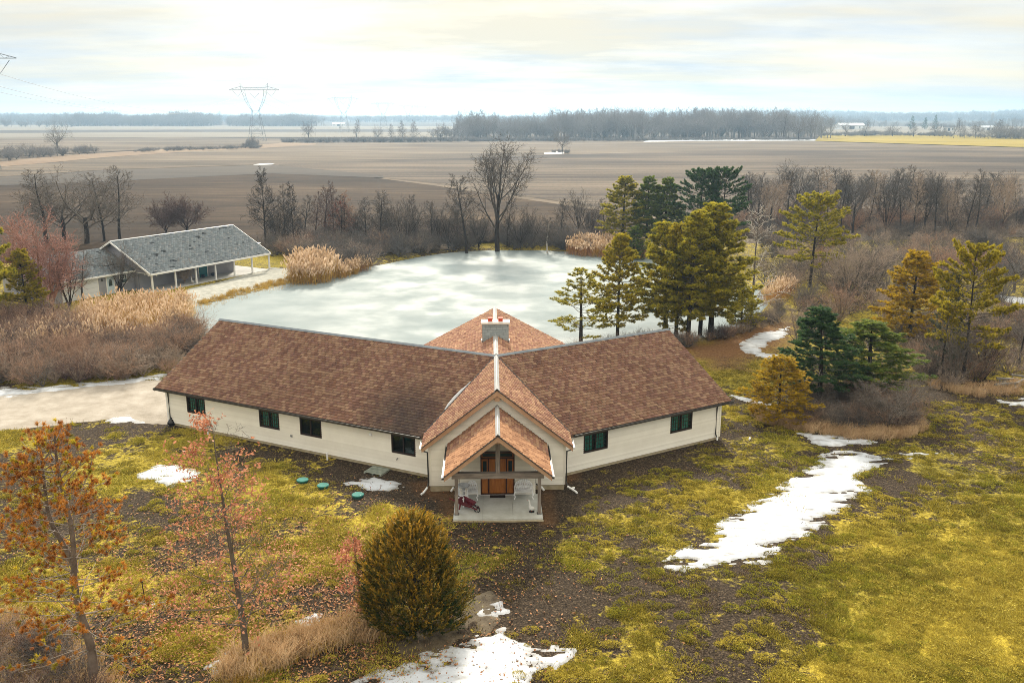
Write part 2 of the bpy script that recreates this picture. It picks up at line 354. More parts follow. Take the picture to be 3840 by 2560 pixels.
strip('brown_field', [(-900, 605), (0, 605), (560, 575), (1000, 560), (1400, 555), (1760, 548)], [(-900, 416), (0, 407), (240, 391), (620, 378), (1000, 428), (1740, 540)], F_BROWN, 0.19, 120, 50)
strip('soil_band', [(0, 428), (250, 418), (620, 400), (880, 410)], [(0, 408), (250, 392), (620, 380), (880, 404)], F_DARK, 0.24, 60, 6)
strip('swale', [(-300, 392), (0, 384), (120, 374), (240, 362), (420, 350), (600, 341), (725, 333)], [(-300, 376), (0, 372), (120, 360), (240, 352), (420, 340), (600, 326), (725, 330)], F_SWALE, 0.16, 80, 6)
strip('stubble_field', [(-900, 362), (0, 362), (400, 342), (640, 330)], [(-900, 318), (0, 318), (400, 316), (660, 320)], F_TAN, 0.30, 60, 8)
strip('pale_field', [(-900, 318.5), (0, 318), (400, 316), (1040, 317)], [(-900, 307.5), (0, 307), (400, 304), (1040, 304)], F_PALE, 0.42, 60, 8)
strip('dark_field', [(-900, 307.5), (0, 307), (400, 304), (1040, 304)], [(-900, 301), (0, 300.5), (400, 299), (1040, 298)], F_DARK, 0.50, 60, 6)
strip('pale_field', [(-900, 301), (0, 300.5), (400, 299), (1040, 298)], [(-900, 289), (0, 289), (500, 289.5), (1040, 291)], F_PALE, 0.60, 60, 8)
strip('wheat_field', [(1872, 325), (2352, 340), (3000, 356)], [(1884, 311.5), (2120, 311), (3000, 324)], F_GOLD, 0.45, 40, 8)
strip('pale_field', [(1880, 311), (2352, 313), (3200, 318)], [(1880, 291), (2352, 291), (3200, 291)], F_PALE, 0.35, 40, 8)

# frozen pond
def pond():
    me = bpy.data.meshes.new('frozen_pond')
    xs = np.arange(POND[:, 0].min() - 3, POND[:, 0].max() + 3, 1.0); ys = np.arange(POND[:, 1].min() - 3, POND[:, 1].max() + 3, 1.0)
    X, Y = np.meshgrid(xs, ys); sd = sdist(POND, X, Y); i = np.arange(X.size).reshape(X.shape)
    F = np.stack([i[:-1, :-1], i[:-1, 1:], i[1:, 1:], i[1:, :-1]], -1).reshape(-1, 4); F = F[(sd.ravel()[F] > -2.0).any(1)]
    m = bpy.data.materials.new('pond_ice'); m.use_nodes = True; t = m.node_tree; b = t.nodes['Principled BSDF']
    geo = N(t, 'ShaderNodeNewGeometry')
    def nz(s, d, st=(1, 1, 1)):
        mp = N(t, 'ShaderNodeMapping'); mp.inputs['Scale'].default_value = st; t.links.new(geo.outputs['Position'], mp.inputs[0])
        n = N(t, 'ShaderNodeTexNoise', i_Scale=s, i_Detail=d, i_Roughness=0.6); t.links.new(mp.outputs[0], n.inputs['Vector']); return n.outputs[0]
    a = nz(0.09, 8, (1, 0.4, 1)); c = ramp(t, a, [(0.36, (0.180, 0.222, 0.230)), (0.45, (0.200, 0.238, 0.243)), (0.60, (0.222, 0.256, 0.259))])
    cr = nz(0.9, 4, (0.35, 1, 1)); c = mixc(t, ramp(t, cr, [(0.27, (0.5,) * 3), (0.33, (0.0,) * 3)]), c, (0.13, 0.165, 0.165))
    t.links.new(c, b.inputs['Base Color']); b.inputs['Specular IOR Level'].default_value = 0.05
    t.links.new(ramp(t, nz(0.15, 4), [(0.35, (0.50,) * 3), (0.65, (0.80,) * 3)]), b.inputs['Roughness'])
    o = link('frozen_pond', mesh_np('frozen_pond', np.c_[X.ravel(), Y.ravel(), np.full(X.size, POND_Z)], [F], None, [m], smooth=True)); tag(o, kind='structure')
pond()
def patch(name, P, m, lift, hmax, step, amp, nsc, label=None, cat=None, slope=0.11, kind=None, hole=0.0, bm=0.0):
    """thin mounded sheet whose ragged edge is where it dips under the ground"""
    x0, y0 = P.min(0) - 0.6; x1, y1 = P.max(0) + 0.6
    X, Y = np.meshgrid(np.arange(x0, x1, step), np.arange(y0, y1, step)); x = X.ravel(); y = Y.ravel()
    sd = sdist(P, x, y); f = sd + (fbm(x, y, nsc, 71, 4) - 0.5) * amp + (vn(x, y, 0.28, 5) - .5) * min(.45, amp * .4)
    if hole: f = np.minimum(f, (fbm(x * .5, y * 1.25, 0.5, 83, 3) - hole * (1.0 - .66 * sstep(.1, 1.5, sd))) * 1.5)
    z = gz(x, y) + np.clip(f * slope, -0.10, hmax) + lift * (f > 0) + (fbm(x, y, 0.5, 12, 2) - 0.5) * bm * (f > 0.1)
    i = np.arange(X.size).reshape(X.shape); F = np.stack([i[:-1, :-1], i[:-1, 1:], i[1:, 1:], i[1:, :-1]], -1).reshape(-1, 4); F = F[(f[F] > -0.25).any(1)]
    used = np.unique(F); mp = np.zeros(len(x), int); mp[used] = np.arange(len(used))
    o = link(name, mesh_np(name, np.c_[x, y, z][used], [mp[F]], {'t': np.clip(f[used] / .5, 0, 1) * .85}, [m], smooth=True)); tag(o, label, cat, None, kind); return o
GRAVEL = mat('gravel', (0.24, 0.205, 0.16), (0.40, 0.355, 0.30), rough=0.95, noise=1.0, nscale=0.7, bump=0.5, bscale=12, detail=8)
patch('driveway', DRIVE, GRAVEL, 0.0, 0.05, 0.35, 0.9, 2.0, kind='structure', slope=0.15)
patch('path', PATHP, mat('path_mud', (0.045, 0.032, 0.020), (0.16, 0.125, 0.08), rough=0.95, noise=1.0, nscale=2.2, bump=0.6, detail=8), 0.0, 0.02, 0.14, 2.6, 0.9, kind='structure', slope=0.12)
SNOW = mat('snow', (0.20, 0.185, 0.165), (0.50, 0.52, 0.55), rough=0.7, noise=0.6, nscale=1.6, bump=0.8, bscale=5, spec=0.2, detail=8, lo=.30, hi=.60, attr='t')
SN = [
 ('large ragged snow patch on the lawn right of the porch', [(1515, 1304), (1560, 1268), (1645, 1238), (1640, 1205), (1720, 1160), (1800, 1110), (1880, 1060), (1890, 1037), (1960, 1036), (2052, 1052), (2010, 1078), (1955, 1098), (2002, 1125), (1960, 1160), (1900, 1190), (1872, 1230), (1800, 1245), (1762, 1290), (1650, 1298)], 0.44),
 ('big smooth snow patch beside the path at the front edge of the lawn', [(790, 1572), (830, 1547), (950, 1520), (1050, 1480), (1100, 1452), (1150, 1442), (1200, 1470), (1312, 1495), (1290, 1532), (1200, 1562), (1150, 1640), (780, 1640)], 0.40),
 ('thin broken trail of snow running from the path towards the porch', [(1112, 1362), (1150, 1378), (1175, 1436), (1105, 1448), (1108, 1402)], 0.50),
 ('oval snow patch on the left lawn behind the young oak', [(318, 1088), (345, 1073), (400, 1070), (456, 1086), (440, 1106), (388, 1120), (350, 1106)], 0.30),
 ('oval snow patch below the wooden pallet by the house wall', [(797, 1104), (850, 1090), (908, 1098), (926, 1112), (890, 1126), (840, 1124)], 0.30),
 ('long snow patch in front of the shrub island right of the house', [(1832, 994), (1900, 998), (2036, 1017), (1960, 1021), (1885, 1022), (1862, 1010)], 0.34),
 ('zigzag snow patch on the lawn behind the right wing', [(1690, 792), (1745, 766), (1812, 752), (1800, 776), (1755, 796), (1742, 810), (1800, 819), (1760, 823), (1712, 806)], 0.30),
 ('narrow snow streak on the grass just right of the right wing gable', [(1684, 907), (1735, 918), (1778, 930), (1760, 934), (1704, 918)], 0.25),
 ('dirty snow bank along the far edge of the gravel drive', [(-120, 896), (80, 889), (220, 878), (330, 866), (384, 858), (378, 872), (262, 891), (100, 906), (-120, 925)], 0.42),
 ('small dirty snow heap between gravel drive and lawn near the house', [(238, 963), (292, 948), (352, 955), (335, 968), (262, 971)], 0.46),
 ('sliver of snow at the left end of the dry grass strip', [(480, 1538), (506, 1512), (534, 1488), (522, 1512), (494, 1548)], 0.25),
 ('small snow patch behind the dry grass strip near the cedar', [(680, 1428), (712, 1412), (742, 1404), (728, 1432), (695, 1440)], 0.36),
 ('snow strip by the far right shrubs at the photo edge', [(2296, 678), (2380, 688), (2380, 704), (2316, 694)], 0.25),
 ('patchy snow around the timber heap at the right edge', [(2268, 912), (2320, 920), (2380, 905), (2380, 935), (2300, 926)], 0.44),
 ('line of snow scraps beyond the large lawn snow patch', [(2050, 1046), (2110, 1038), (2205, 1038), (2150, 1046), (2080, 1052)], 0.50),
 ('thin band of snow on the woodland floor between the bare trunks', [(1940, 518), (2050, 515), (2300, 512), (2300, 520), (2080, 526), (1960, 525)], 0.40),
 ('tiny snow scraps around the metal stake on the left lawn', [(292, 1376), (325, 1366), (354, 1378), (350, 1386), (326, 1380), (296, 1384)], 0.50),
 ('snow strip at the edge of the field beside the lone tree', [(1248, 352), (1290, 349.5), (1296, 353), (1256, 355)], 0.30),
 ('long thin snow line along the hedge beyond the field', [(1480, 324.5), (1600, 321.8), (1875, 321.5), (1875, 323.5), (1600, 324.2), (1480, 326.5)], 0.30),
 ('short snow streak on the border of the brown field', [(575, 380), (600, 377.5), (630, 377), (630, 379), (600, 380)], 0.20),
 ('snow on the ice margin between the shore pines', [(2330, 735), (2352, 742), (2400, 740), (2400, 752), (2350, 752)], 0.3)]
SNOW2 = mat('clean_snow', (0.45, 0.46, 0.48), (0.56, 0.58, 0.61), rough=0.7, noise=1, nscale=3)
SNP = []
for lab, pts, hole in SN:
    P = poly(pts); SNP.append(P); dist = P[:, 1].mean(); far = dist > 250
    patch('snow_patch', P, SNOW, 0.02 if not far else 0.28, 0.045 if not far else 0.3, 0.10 if dist < 50 else (0.16 if dist < 100 else (0.4 if not far else 3.0)), 1.0 if dist < 60 else 1.6, 1.1 if not far else 30, lab, 'snow', hole=hole if not far else 0, bm=0.05 if dist < 60 else 0)

# ------------------------------------------------------------------ main house
M_SIDE = mat('cream_siding', (0.72, 0.68, 0.60), (0.87, 0.835, 0.755), rough=0.55, noise=0.6, nscale=0.6, rand=0.6)
M_CORE = mat('wall_sheathing', (0.50, 0.46, 0.39), rough=0.8)
M_FND = mat('foundation_concrete', (0.36, 0.29, 0.18), (0.52, 0.45, 0.31), rough=0.9, noise=1.0, nscale=2.5, bump=0.3)
M_DECK = mat('roof_underlay', (0.14, 0.09, 0.065), rough=0.95)
M_SHINO = mat('shingle_single', (0.205, 0.098, 0.052), (0.41, 0.22, 0.118), rough=0.95, rand=0.75, noise=0.25, nscale=6, spec=0.1)
M_SHIN = mat('shingle_courses', (0, 0, 0), cattr='Col', rough=0.95, spec=0.1)
M_DKMET = mat('dark_bronze_gutter', (0.030, 0.026, 0.024), rough=0.35, spec=0.5)
M_WHMET = mat('white_gutter', (0.72, 0.72, 0.70), (0.55, 0.55, 0.54), rough=0.4, noise=1, nscale=2)
M_RIDGE = mat('ridge_metal', (0.28, 0.28, 0.275), (0.42, 0.41, 0.395), rough=0.5, noise=1, nscale=0.8)
M_RIDGED = mat('ridge_dark', (0.10, 0.12, 0.14), (0.17, 0.19, 0.21), rough=0.5, noise=1, nscale=1.5)
M_BARGE = mat('barge_board', (0.36, 0.21, 0.125), (0.47, 0.30, 0.19), rough=0.7, noise=1, nscale=1.5)
M_TIMB = mat('weathered_timber', (0.16, 0.13, 0.11), (0.36, 0.31, 0.27), rough=0.9, noise=1, nscale=1.0, stretch=(1.2, 9, 9), bump=0.3, bscale=8)
M_TIMBV = mat('weathered_post', (0.16, 0.13, 0.11), (0.36, 0.31, 0.27), rough=0.9, noise=1, nscale=1.0, stretch=(9, 9, 1.2), bump=0.3, bscale=8)
M_WFRAME = mat('window_frame_brown', (0.030, 0.018, 0.014), rough=0.5)
M_MUNT = mat('muntin_brown', (0.035, 0.028, 0.024), rough=0.5)
M_GLASS = glass_mat('window_glass', (0.55, 0.78, 0.74))
M_ROOM = mat('dark_room', (0.012, 0.014, 0.016), rough=0.9)
M_CURT = mat('teal_curtain', (0.14, 0.42, 0.42), (0.48, 0.68, 0.66), rough=0.9, noise=1, nscale=1.0, stretch=(14, 14, 0.5))
M_DOORW = mat('oak_door', (0.34, 0.10, 0.012), (0.52, 0.19, 0.03), rough=0.45, noise=1, nscale=1.0, stretch=(18, 18, 1.5), spec=0.4)
M_DOORF = mat('mahogany_frame', (0.055, 0.018, 0.010), rough=0.45)
M_SLAB = mat('porch_concrete', (0.40, 0.40, 0.36), (0.56, 0.57, 0.54), rough=0.85, noise=1, nscale=1.4, bump=0.15)
M_PVC = mat('white_pvc', (0.80, 0.80, 0.79), rough=0.35)
M_STONE = mat('chimney_block', (0.26, 0.30, 0.31), (0.38, 0.43, 0.44), rough=0.9, noise=0.7, nscale=4, rand=0.35, bump=0.2)
M_CAP = mat('chimney_cap', (0.66, 0.62, 0.56), rough=0.8)
M_CLAY = mat('clay_flue', (0.46, 0.055, 0.025), (0.56, 0.09, 0.04), rough=0.7, noise=1, nscale=5)
house = thing('ranch_house', 'cream sided ranch house with brown shingled wings and gabled front porch', 'house', (J0[0], J0[1], 0), HROT)
HR = 5.916; TW = 0.5315; TE = 0.792
A3 = lambda x, y, z: np.array([x, y, z], float)
ZU = A3(0, 0, 1)
def wing_frame(sg, th):
    d = A3(sg * math.sin(th), math.cos(th), 0); n = A3(sg * math.cos(th), -math.sin(th), 0); return d, n
dL, nL = wing_frame(-1, 1.083); dR, nR = wing_frame(1, 1.059)
LL, LR, WW, ZW = 22.89, 13.937, 6.491, HR - TW * 6.491
# roof heights of every piece, used to hide what lies under a higher roof
def h_w(p, d, n, L): l = p @ d; o = np.abs(p @ n); return np.where((l > 0) & (l < L) & (o < WW), HR - TW * o, -9)
def h_e(p): return np.where((p[:, 1] > -7.165) & (p[:, 1] < 2) & (np.abs(p[:, 0]) < 4.204), HR - TE * np.abs(p[:, 0]), -9)
def h_b(p): return np.where((p[:, 1] > 0) & (p[:, 1] < 14.36) & (np.abs(p[:, 0]) < WW), HR - TW * np.abs(p[:, 0]), -9)
SH_C = np.array([(0.33, 0.195, 0.125), (0.28, 0.150, 0.100), (0.40, 0.25, 0.160), (0.245, 0.130, 0.095), (0.36, 0.215, 0.145), (0.30, 0.165, 0.120)])
def shingle_rows(O, U, V, Nn, Lu, Lv, keep, seed, ex=0.215, wd=0.29):
    r = R_(seed); rows = int(Lv / ex); cols = int(Lu / wd)
    I, K = np.meshgrid(np.arange(cols + 1), np.arange(rows), indexing='xy'); I = I.ravel(); K = K.ravel()
    u0 = (I - 0.5 * (K % 2)) * wd + r.uniform(-0.03, 0.03, len(I)); u1 = u0 + wd * r.uniform(0.86, 0.985, len(I)); v0 = K * ex + r.uniform(-0.006, 0.006, len(I)); v1 = v0 + ex * 1.12
    u0 = np.clip(u0, 0, Lu); u1 = np.clip(u1, 0, Lu); v1 = np.minimum(v1, Lv)
    ctr = O + np.outer((u0 + u1) / 2, U) + np.outer((v0 + v1) / 2, V)
    k = keep(ctr) & (u1 - u0 > 0.05); u0, u1, v0, v1 = u0[k], u1[k], v0[k], v1[k]
    return u0, u1, v0, v1, ctr[k], r
def shingle_mesh(name, parent, O, U, V, Nn, Lu, Lv, keep, seed, stain=None, drop=0, lit_tint=(1.12, 1.06, 1.0)):
    u0, u1, v0, v1, ctr, r = shingle_rows(O, U, V, Nn, Lu, Lv, keep, seed)
    if drop: u0, u1, v0, v1, ctr = (a[drop:] for a in (u0, u1, v0, v1, ctr))
    n = len(u0); t = r.uniform(0.035, 0.055, n); b = 0.004
    P = lambda u, v, h: O + np.outer(u, U) + np.outer(v, V) + np.outer(h, Nn)
    z = np.full(n, 0.0); bb = np.full(n, b)
    Vv = np.stack([P(u0, v0, t), P(u1, v0, t), P(u1, v1, bb), P(u0, v1, bb), P(u0, v0, z), P(u1, v0, z)], 1).reshape(-1, 3)
    i = np.arange(n)[:, None] * 6; F4 = np.concatenate([i + [0, 1, 2, 3], i + [4, 5, 1, 0]]); F3 = np.concatenate([i + [4, 0, 3], i + [5, 2, 1]])
    c = SH_C[r.randint(0, len(SH_C), n)] * r.uniform(0.88, 1.12, (n, 1))
    c *= (0.82 + 0.36 * fbm(ctr[:, 0], ctr[:, 1], 2.6, seed, 3))[:, None]
    c = c * np.array(lit_tint)  # sun contrast put into the colour: entry and porch slopes lighter, wings darker
    if stain is not None: s = stain(ctr)[:, None]; c = c * (1 - s) + np.array([0.045, 0.042, 0.042]) * s
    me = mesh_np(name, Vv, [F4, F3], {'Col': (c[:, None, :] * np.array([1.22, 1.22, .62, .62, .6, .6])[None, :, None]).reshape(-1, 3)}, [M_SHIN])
    return tag(link(name, me, parent), kind='stuff')
def slope_vec(n2, tn):   # outward horizontal normal n2, slope tn -> (V up slope, N)
    V = -n2 + ZU * tn; V = V / np.linalg.norm(V); Nn = n2 * tn + ZU; return V, Nn / np.linalg.norm(Nn)
def roof_deck(name, P, th=0.16):
    return MB().prism([tuple(p) for p in P], (0, 0, -th)).build(name, M_DECK, house)
# wings
def wing(sg, d, n, L, seed, other, stain=None):
    P = [d * 0, d * L, d * L + n * WW, n * WW]; zz_ = [HR, HR, ZW, ZW]
    rf = roof_deck('roof', [A3(p[0], p[1], z - 0.005) for p, z in zip(P, zz_)])
    Q = [d * 0, d * L, d * L - n * WW, -n * WW]; rb = roof_deck('roof', [A3(p[0], p[1], z - 0.005) for p, z in zip(Q, zz_)])
    for nn, r_, sd in ((n, rf, seed), (-n, rb, seed + 1)):
        V, Nn = slope_vec(nn, TW); O = nn * WW + ZU * ZW
        def keep(c):
            h = np.maximum(np.maximum(h_e(c), h_b(c)), h_w(c, *other)); return c[:, 2] >= h - 0.06
        shingle_mesh('shingles', r_, O, d, V, Nn, L, WW * math.sqrt(1 + TW * TW), keep, sd, stain if nn is n else None, lit_tint=(.74, .74, .76))  # wing courses painted darker for the weaker sun on them
    # ridge cap, gutter, rake trim
    mb = MB(); prev = None
    for s in (-1, 1):
        a = n * s * 0.17
        mb.prism([tuple(ZU * (HR + 0.05) + d * 0.05), tuple(ZU * (HR + 0.05) + d * (L + 0.02)), tuple(a + ZU * (HR - 0.045) + d * (L + 0.02)), tuple(a + ZU * (HR - 0.045) + d * 0.05)], (0, 0, 0.025))
    mb.build('ridge_cap', M_RIDGED, house)
    F = (n * (WW + 0.01) + ZU * (ZW - 0.14), d, ZU, n)
    l0 = 1.55 if sg < 0 else 1.45
    g = MB().obox(F, l0, L + 0.05, 0, 0.012, 0, 0.12).obox(F, l0, L + 0.05, 0.012, 0.13, 0.108, 0.12).obox(F, l0, L + 0.05, 0.012, 0.13, 0, 0.012).obox(F, L + 0.038, L + 0.05, 0.012, 0.13, 0.012, 0.108)
    g.build('gutter', M_DKMET, house)
    mb = MB()
    for s in (-1, 1):
        e = d * (L + 0.004)
        mb.prism([tuple(e + ZU * (HR - 0.02)), tuple(e + n * s * WW + ZU * (ZW - 0.02)), tuple(e + n * s * WW + ZU * (ZW - 0.24)), tuple(e + ZU * (HR - 0.24))], tuple(d * 0.035))
    mb.build('rake_board', M_DKMET, house)
    sf = (n * (WW - 0.45) + ZU * (ZW - 0.19), d, ZU, n); MB().obox(sf, l0, L - 0.01, 0, 0.015, 0, 0.44).build('soffit', M_SIDE, house)
stainL = lambda c: 0.75 * sstep(4.5, 0.3, np.abs((c @ dL) - 3.2 - 0.28 * (5.5 - (c @ nL)))) * sstep(1.2, 5.5, c @ nL) * sstep(0.25, 0.6, fbm(c[:, 0], c[:, 1], 1.6, 3, 3) + 0.2)
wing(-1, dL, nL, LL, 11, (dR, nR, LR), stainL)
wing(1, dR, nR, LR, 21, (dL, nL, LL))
# entry gable roof and rear roof
def gable(name, y0, y1, hw, tn, seed, keep, ridge=HR, ind=0):
    dks = []
    for s in (-1, 1):
        n2 = A3(s, 0, 0); V, Nn = slope_vec(n2, tn); ze = ridge - tn * hw
        rf = roof_deck(name, [A3(0, y0, ridge - 0.005), A3(0, y1, ridge - 0.005), A3(s * hw, y1, ze - 0.005), A3(s * hw, y0, ze - 0.005)]); dks.append(rf)
        O = A3(s * hw, y0, ze); U = A3(0, 1, 0); Lu = y1 - y0; Lv = hw * math.sqrt(1 + tn * tn)
        if ind:
            u0, u1, v0, v1, ctr, r = shingle_rows(O, U, V, Nn, Lu, Lv, keep, seed + s)
            w = 0.25; me = MB().add([(0, 0, 0.045), (w, 0, 0.045), (w, 0.24, 0.004), (0, 0.24, 0.004), (0, 0, 0), (w, 0, 0)], [(0, 1, 2, 3), (4, 5, 1, 0), (4, 0, 3), (5, 2, 1)]).mesh('shingle', M_SHINO)
            order = np.argsort(ctr[:, 1])[:ind]
            for j in order:
                o = link('shingle', me, rf); B = Matrix((tuple(U), tuple(V), tuple(Nn))).transposed().to_4x4(); B.translation = Vector(O + U * u0[j] + V * v0[j])
                o.matrix_local = B @ Matrix.Diagonal(((u1[j] - u0[j]) / w, 1, 1, 1))
            ymax = ctr[order[-1], 1]
            kp2 = lambda c, k=keep, ym=ymax: k(c) & (c[:, 1] > ym)
            shingle_mesh('shingles', rf, O, U, V, Nn, Lu, Lv, kp2, seed + s)
        else: shingle_mesh('shingles', rf, O, U, V, Nn, Lu, Lv, keep, seed + s)
    return dks
def keepE(c): return c[:, 2] >= np.maximum(np.maximum(h_w(c, dL, nL, LL), h_w(c, dR, nR, LR)), h_b(c)) - 0.06
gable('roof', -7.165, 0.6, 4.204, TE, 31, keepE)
def keepB(c): return c[:, 2] >= np.maximum(h_w(c, dL, nL, LL), h_w(c, dR, nR, LR)) - 0.06
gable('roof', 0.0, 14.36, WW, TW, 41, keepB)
PR, PZ, PW, TP = 4.881, 2.688, 2.742, 0.80
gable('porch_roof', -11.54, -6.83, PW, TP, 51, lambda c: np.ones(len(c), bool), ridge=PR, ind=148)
def ridge_strip(y0, y1, z, w, tn, m):
    mb = MB()
    for s in (-1, 1): mb.prism([(0, y0, z + 0.055), (0, y1, z + 0.055), (s * w, y1, z + 0.055 - tn * w), (s * w, y0, z + 0.055 - tn * w)], (0, 0, 0.02))
    mb.tube([(0, y0, z + 0.08), (0, y1, z + 0.08)], 0.02, 6); mb.build('ridge_cap', m, house)
ridge_strip(-7.18, -0.03, HR, 0.14, TE, M_RIDGE); ridge_strip(0.2, 5.08, HR, 0.15, TW, M_RIDGE); ridge_strip(6.15, 14.38, HR, 0.15, TW, M_RIDGE); ridge_strip(-11.56, -6.84, PR, 0.12, TP, M_RIDGE)
# valley flashing between entry gable and wings
for sg, d, n in ((-1, dL, nL), (1, dR, nR)):
    y = -7.165; pts = []
    # where the entry roof and the wing slope are equally high
    for k in np.linspace(0.02, 1, 12):
        x = sg * 4.204 * k; lo, hi = -7.165, 0.0
        for _ in range(30):
            ym = (lo + hi) / 2; p = A3(x, ym, 0); o_ = p @ n
            if HR - TW * o_ > HR - TE * abs(x): hi = ym
            else: lo = ym
        pts.append((x, (lo + hi) / 2, HR - TE * abs(x) + 0.035))
    MB().tube(pts, 0.045, 5).build('valley_flashing', M_DKMET, house)
    if sg < 0: VALL = pts
# barge boards on the two front gables
def barge(y, hw, tn, z, dep, th=0.05):
    for s in (-1, 1):
        ze = z - tn * hw
        MB().prism([(0, y, z - 0.03), (s * hw, y, ze - 0.03), (s * hw, y, ze - dep), (0, y, z - dep * 1.25)], (0, -th, 0)).build('barge_board', M_BARGE, house)
        MB().prism([(0, y - th - 0.03, z + 0.015), (s * (hw + 0.02), y - th - 0.03, ze + 0.0), (s * (hw + 0.02), y - th - 0.03, ze - 0.035), (0, y - th - 0.03, z - 0.035)], (0, 0.075, 0)).build('drip_edge', M_DKMET, house)
barge(-7.168, 4.204, TE, HR, 0.27); barge(-11.543, PW, TP, PR, 0.25)
def side_gutter(x, y0, y1, z, m, s):
    g = MB().box(min(x, x + s * .12), max(x, x + s * .12), y0, y1, z, z + .012).box(min(x + s * .108, x + s * .12), max(x + s * .108, x + s * .12), y0, y1, z + .012, z + .12).box(min(x, x + s * .012), max(x, x + s * .012), y0, y1, z + .012, z + .12)
    g.box(min(x + s * .014, x + s * .106), max(x + s * .014, x + s * .106), y0 + .002, y0 + .014, z + .013, z + .12); return g.build('gutter', m, house)
for s in (-1, 1):
    side_gutter(s * 4.215, -7.20, -6.0, HR - TE * 4.204 - 0.16, M_WHMET, s)
    side_gutter(s * 2.752, -11.56, -6.9, PZ - 0.16, M_DKMET, s)
    MB().box(min(s * 2.77, s * 2.86), max(s * 2.77, s * 2.86), -11.5, -10.9 if s > 0 else -11.2, PZ - 0.144, PZ - 0.03).build('gutter_ice', SNOW2, house)
# walls
def intervals(a, b, holes):
    seg = [(a, b)]
    for h0, h1 in holes: seg = [q for (p0, p1) in seg for q in ((p0, min(p1, h0)), (max(p0, h1), p1)) if q[1] - q[0] > 0.02]
    return seg
def siding(parent, F, u0, u1, z0, z1, wins=(), top=None, ex=0.118):
    """lap boards, one object each; F=(O,U,Z,N); top(z)->(ua,ub) clips gables"""
    O, U, V, Nn = F; k = 0; z = z0
    while z < z1 - 0.02:
        ze = min(z + ex, z1); a, b = u0, u1
        if top: ta, tb = top(z); a = max(a, ta); b = min(b, tb)
        if b - a > 0.05:
            for s0, s1 in intervals(a, b, [(w[0] - .01, w[1] + .01) for w in wins if w[2] < ze and w[3] > z]):
                s0b, s1b = s0, s1
                if top: ta, tb = top(ze); s0b = max(s0, ta); s1b = min(s1, tb)
                P = lambda u, v, n: O + U * u + V * v + Nn * n
                if s1b - s0b < 0.02: s0b = s1b = (s0b + s1b) / 2
                MB().add([P(s0, z, 0.002), P(s1, z, 0.002), P(s1, z, 0.050), P(s0, z, 0.050), P(s0b, ze, 0.002), P(s1b, ze, 0.002), P(s1b, ze, 0.012), P(s0b, ze, 0.012)],
                         [(0, 3, 2, 1), (4, 5, 6, 7), (0, 1, 5, 4), (1, 2, 6, 5), (2, 3, 7, 6), (3, 0, 4, 7)]).build('siding_board', M_SIDE, parent)
        z += ex
def core(name, F, u0, u1, z0, z1, wins=()):
    mb = MB()
    for s0, s1 in intervals(u0, u1, [(w[0], w[1]) for w in wins]): mb.obox(F, s0, s1, z0, z1, -0.14, 0)
    for w in wins:
        if w[2] - z0 > .01: mb.obox(F, w[0], w[1], z0, w[2], -0.14, 0)
        if z1 - w[3] > .01: mb.obox(F, w[0], w[1], w[3], z1, -0.14, 0)
    return mb.build(name, M_CORE, house)
def window(F, w, grid, curtain, name='window'):
    a, b, z0, z1 = w; fr = MB(); t = 0.07
    for q in ((a - .02, a + t, z0 - .02, z1 + .02), (b - t, b + .02, z0 - .02, z1 + .02), (a + t, b - t, z0 - .02, z0 + t), (a + t, b - t, z1 - t, z1 + .02), ((a + b) / 2 - .035, (a + b) / 2 + .035, z0 + t, z1 - t)):
        fr.obox(F, *q, -0.10, 0.05)
    f = fr.build(name, M_WFRAME, house)
    rm = MB(); rm.obox(F, a - .1, b + .1, z0 - .1, z1 + .1, -0.75, -0.72); rm.obox(F, a - .1, a, z0 - .1, z1 + .1, -.72, -.145).obox(F, b, b + .1, z0 - .1, z1 + .1, -.72, -.145).obox(F, a, b, z0 - .1, z0, -.72, -.145).obox(F, a, b, z1, z1 + .1, -.72, -.145)
    rm.build('reveal', M_ROOM, f)
    for h in (0, 1):
        p0 = a + t if h == 0 else (a + b) / 2 + .035; p1 = (a + b) / 2 - .035 if h == 0 else b - t
        nu, nv = (4, 4) if grid else (1, 1); du = (p1 - p0) / nu; dv = (z1 - z0 - 2 * t) / nv
        for i in range(nu):
            for j in range(nv):
                MB().obox(F, p0 + du * i + (.008 if grid else 0), p0 + du * (i + 1) - (.008 if grid else 0), z0 + t + dv * j + (.008 if grid else 0), z0 + t + dv * (j + 1) - (.008 if grid else 0), -.035, -.028).build('pane', M_GLASS, f)
        if grid:
            mu = MB()
            for i in range(1, nu): mu.obox(F, p0 + du * i - .010, p0 + du * i + .010, z0 + t, z1 - t, -.045, -.012)
            for j in range(1, nv): mu.obox(F, p0, p1, z0 + t + dv * j - .010, z0 + t + dv * j + .010, -.046, -.014)
            mu.build('muntin', M_MUNT, f)
        if curtain:
            mb = MB(); k = 26; O, U, V, Nn = F; q = [(p0 + (p1 - p0) * i / k * (0.93 if h == 0 else 1), 0.025 * math.sin(i * 1.35) + 0.008 * math.sin(i * 3.1)) for i in range(k + 1)]
            vs = [O + U * u + V * zc + Nn * (-.20 + dn) for u, dn in q for zc in (z0, z1)]
            mb.add(vs, [(2 * i, 2 * i + 2, 2 * i + 3, 2 * i + 1) for i in range(k)]).build('curtain', M_CURT, f)
    return f
ZT = 2.52
FL = (nL * 6.08, dL, ZU, nL); FR = (nR * 6.08, dR, ZU, nR)
WL = [(18.76, 20.38, 1.0, 2.12), (12.44, 14.04, 1.0, 2.12), (9.08, 10.72, 1.0, 2.12), (2.2, 3.84, 1.0, 2.12)]
WR = [(2.48, 4.22, 1.0, 2.12), (9.16, 10.92, 1.0, 2.12)]
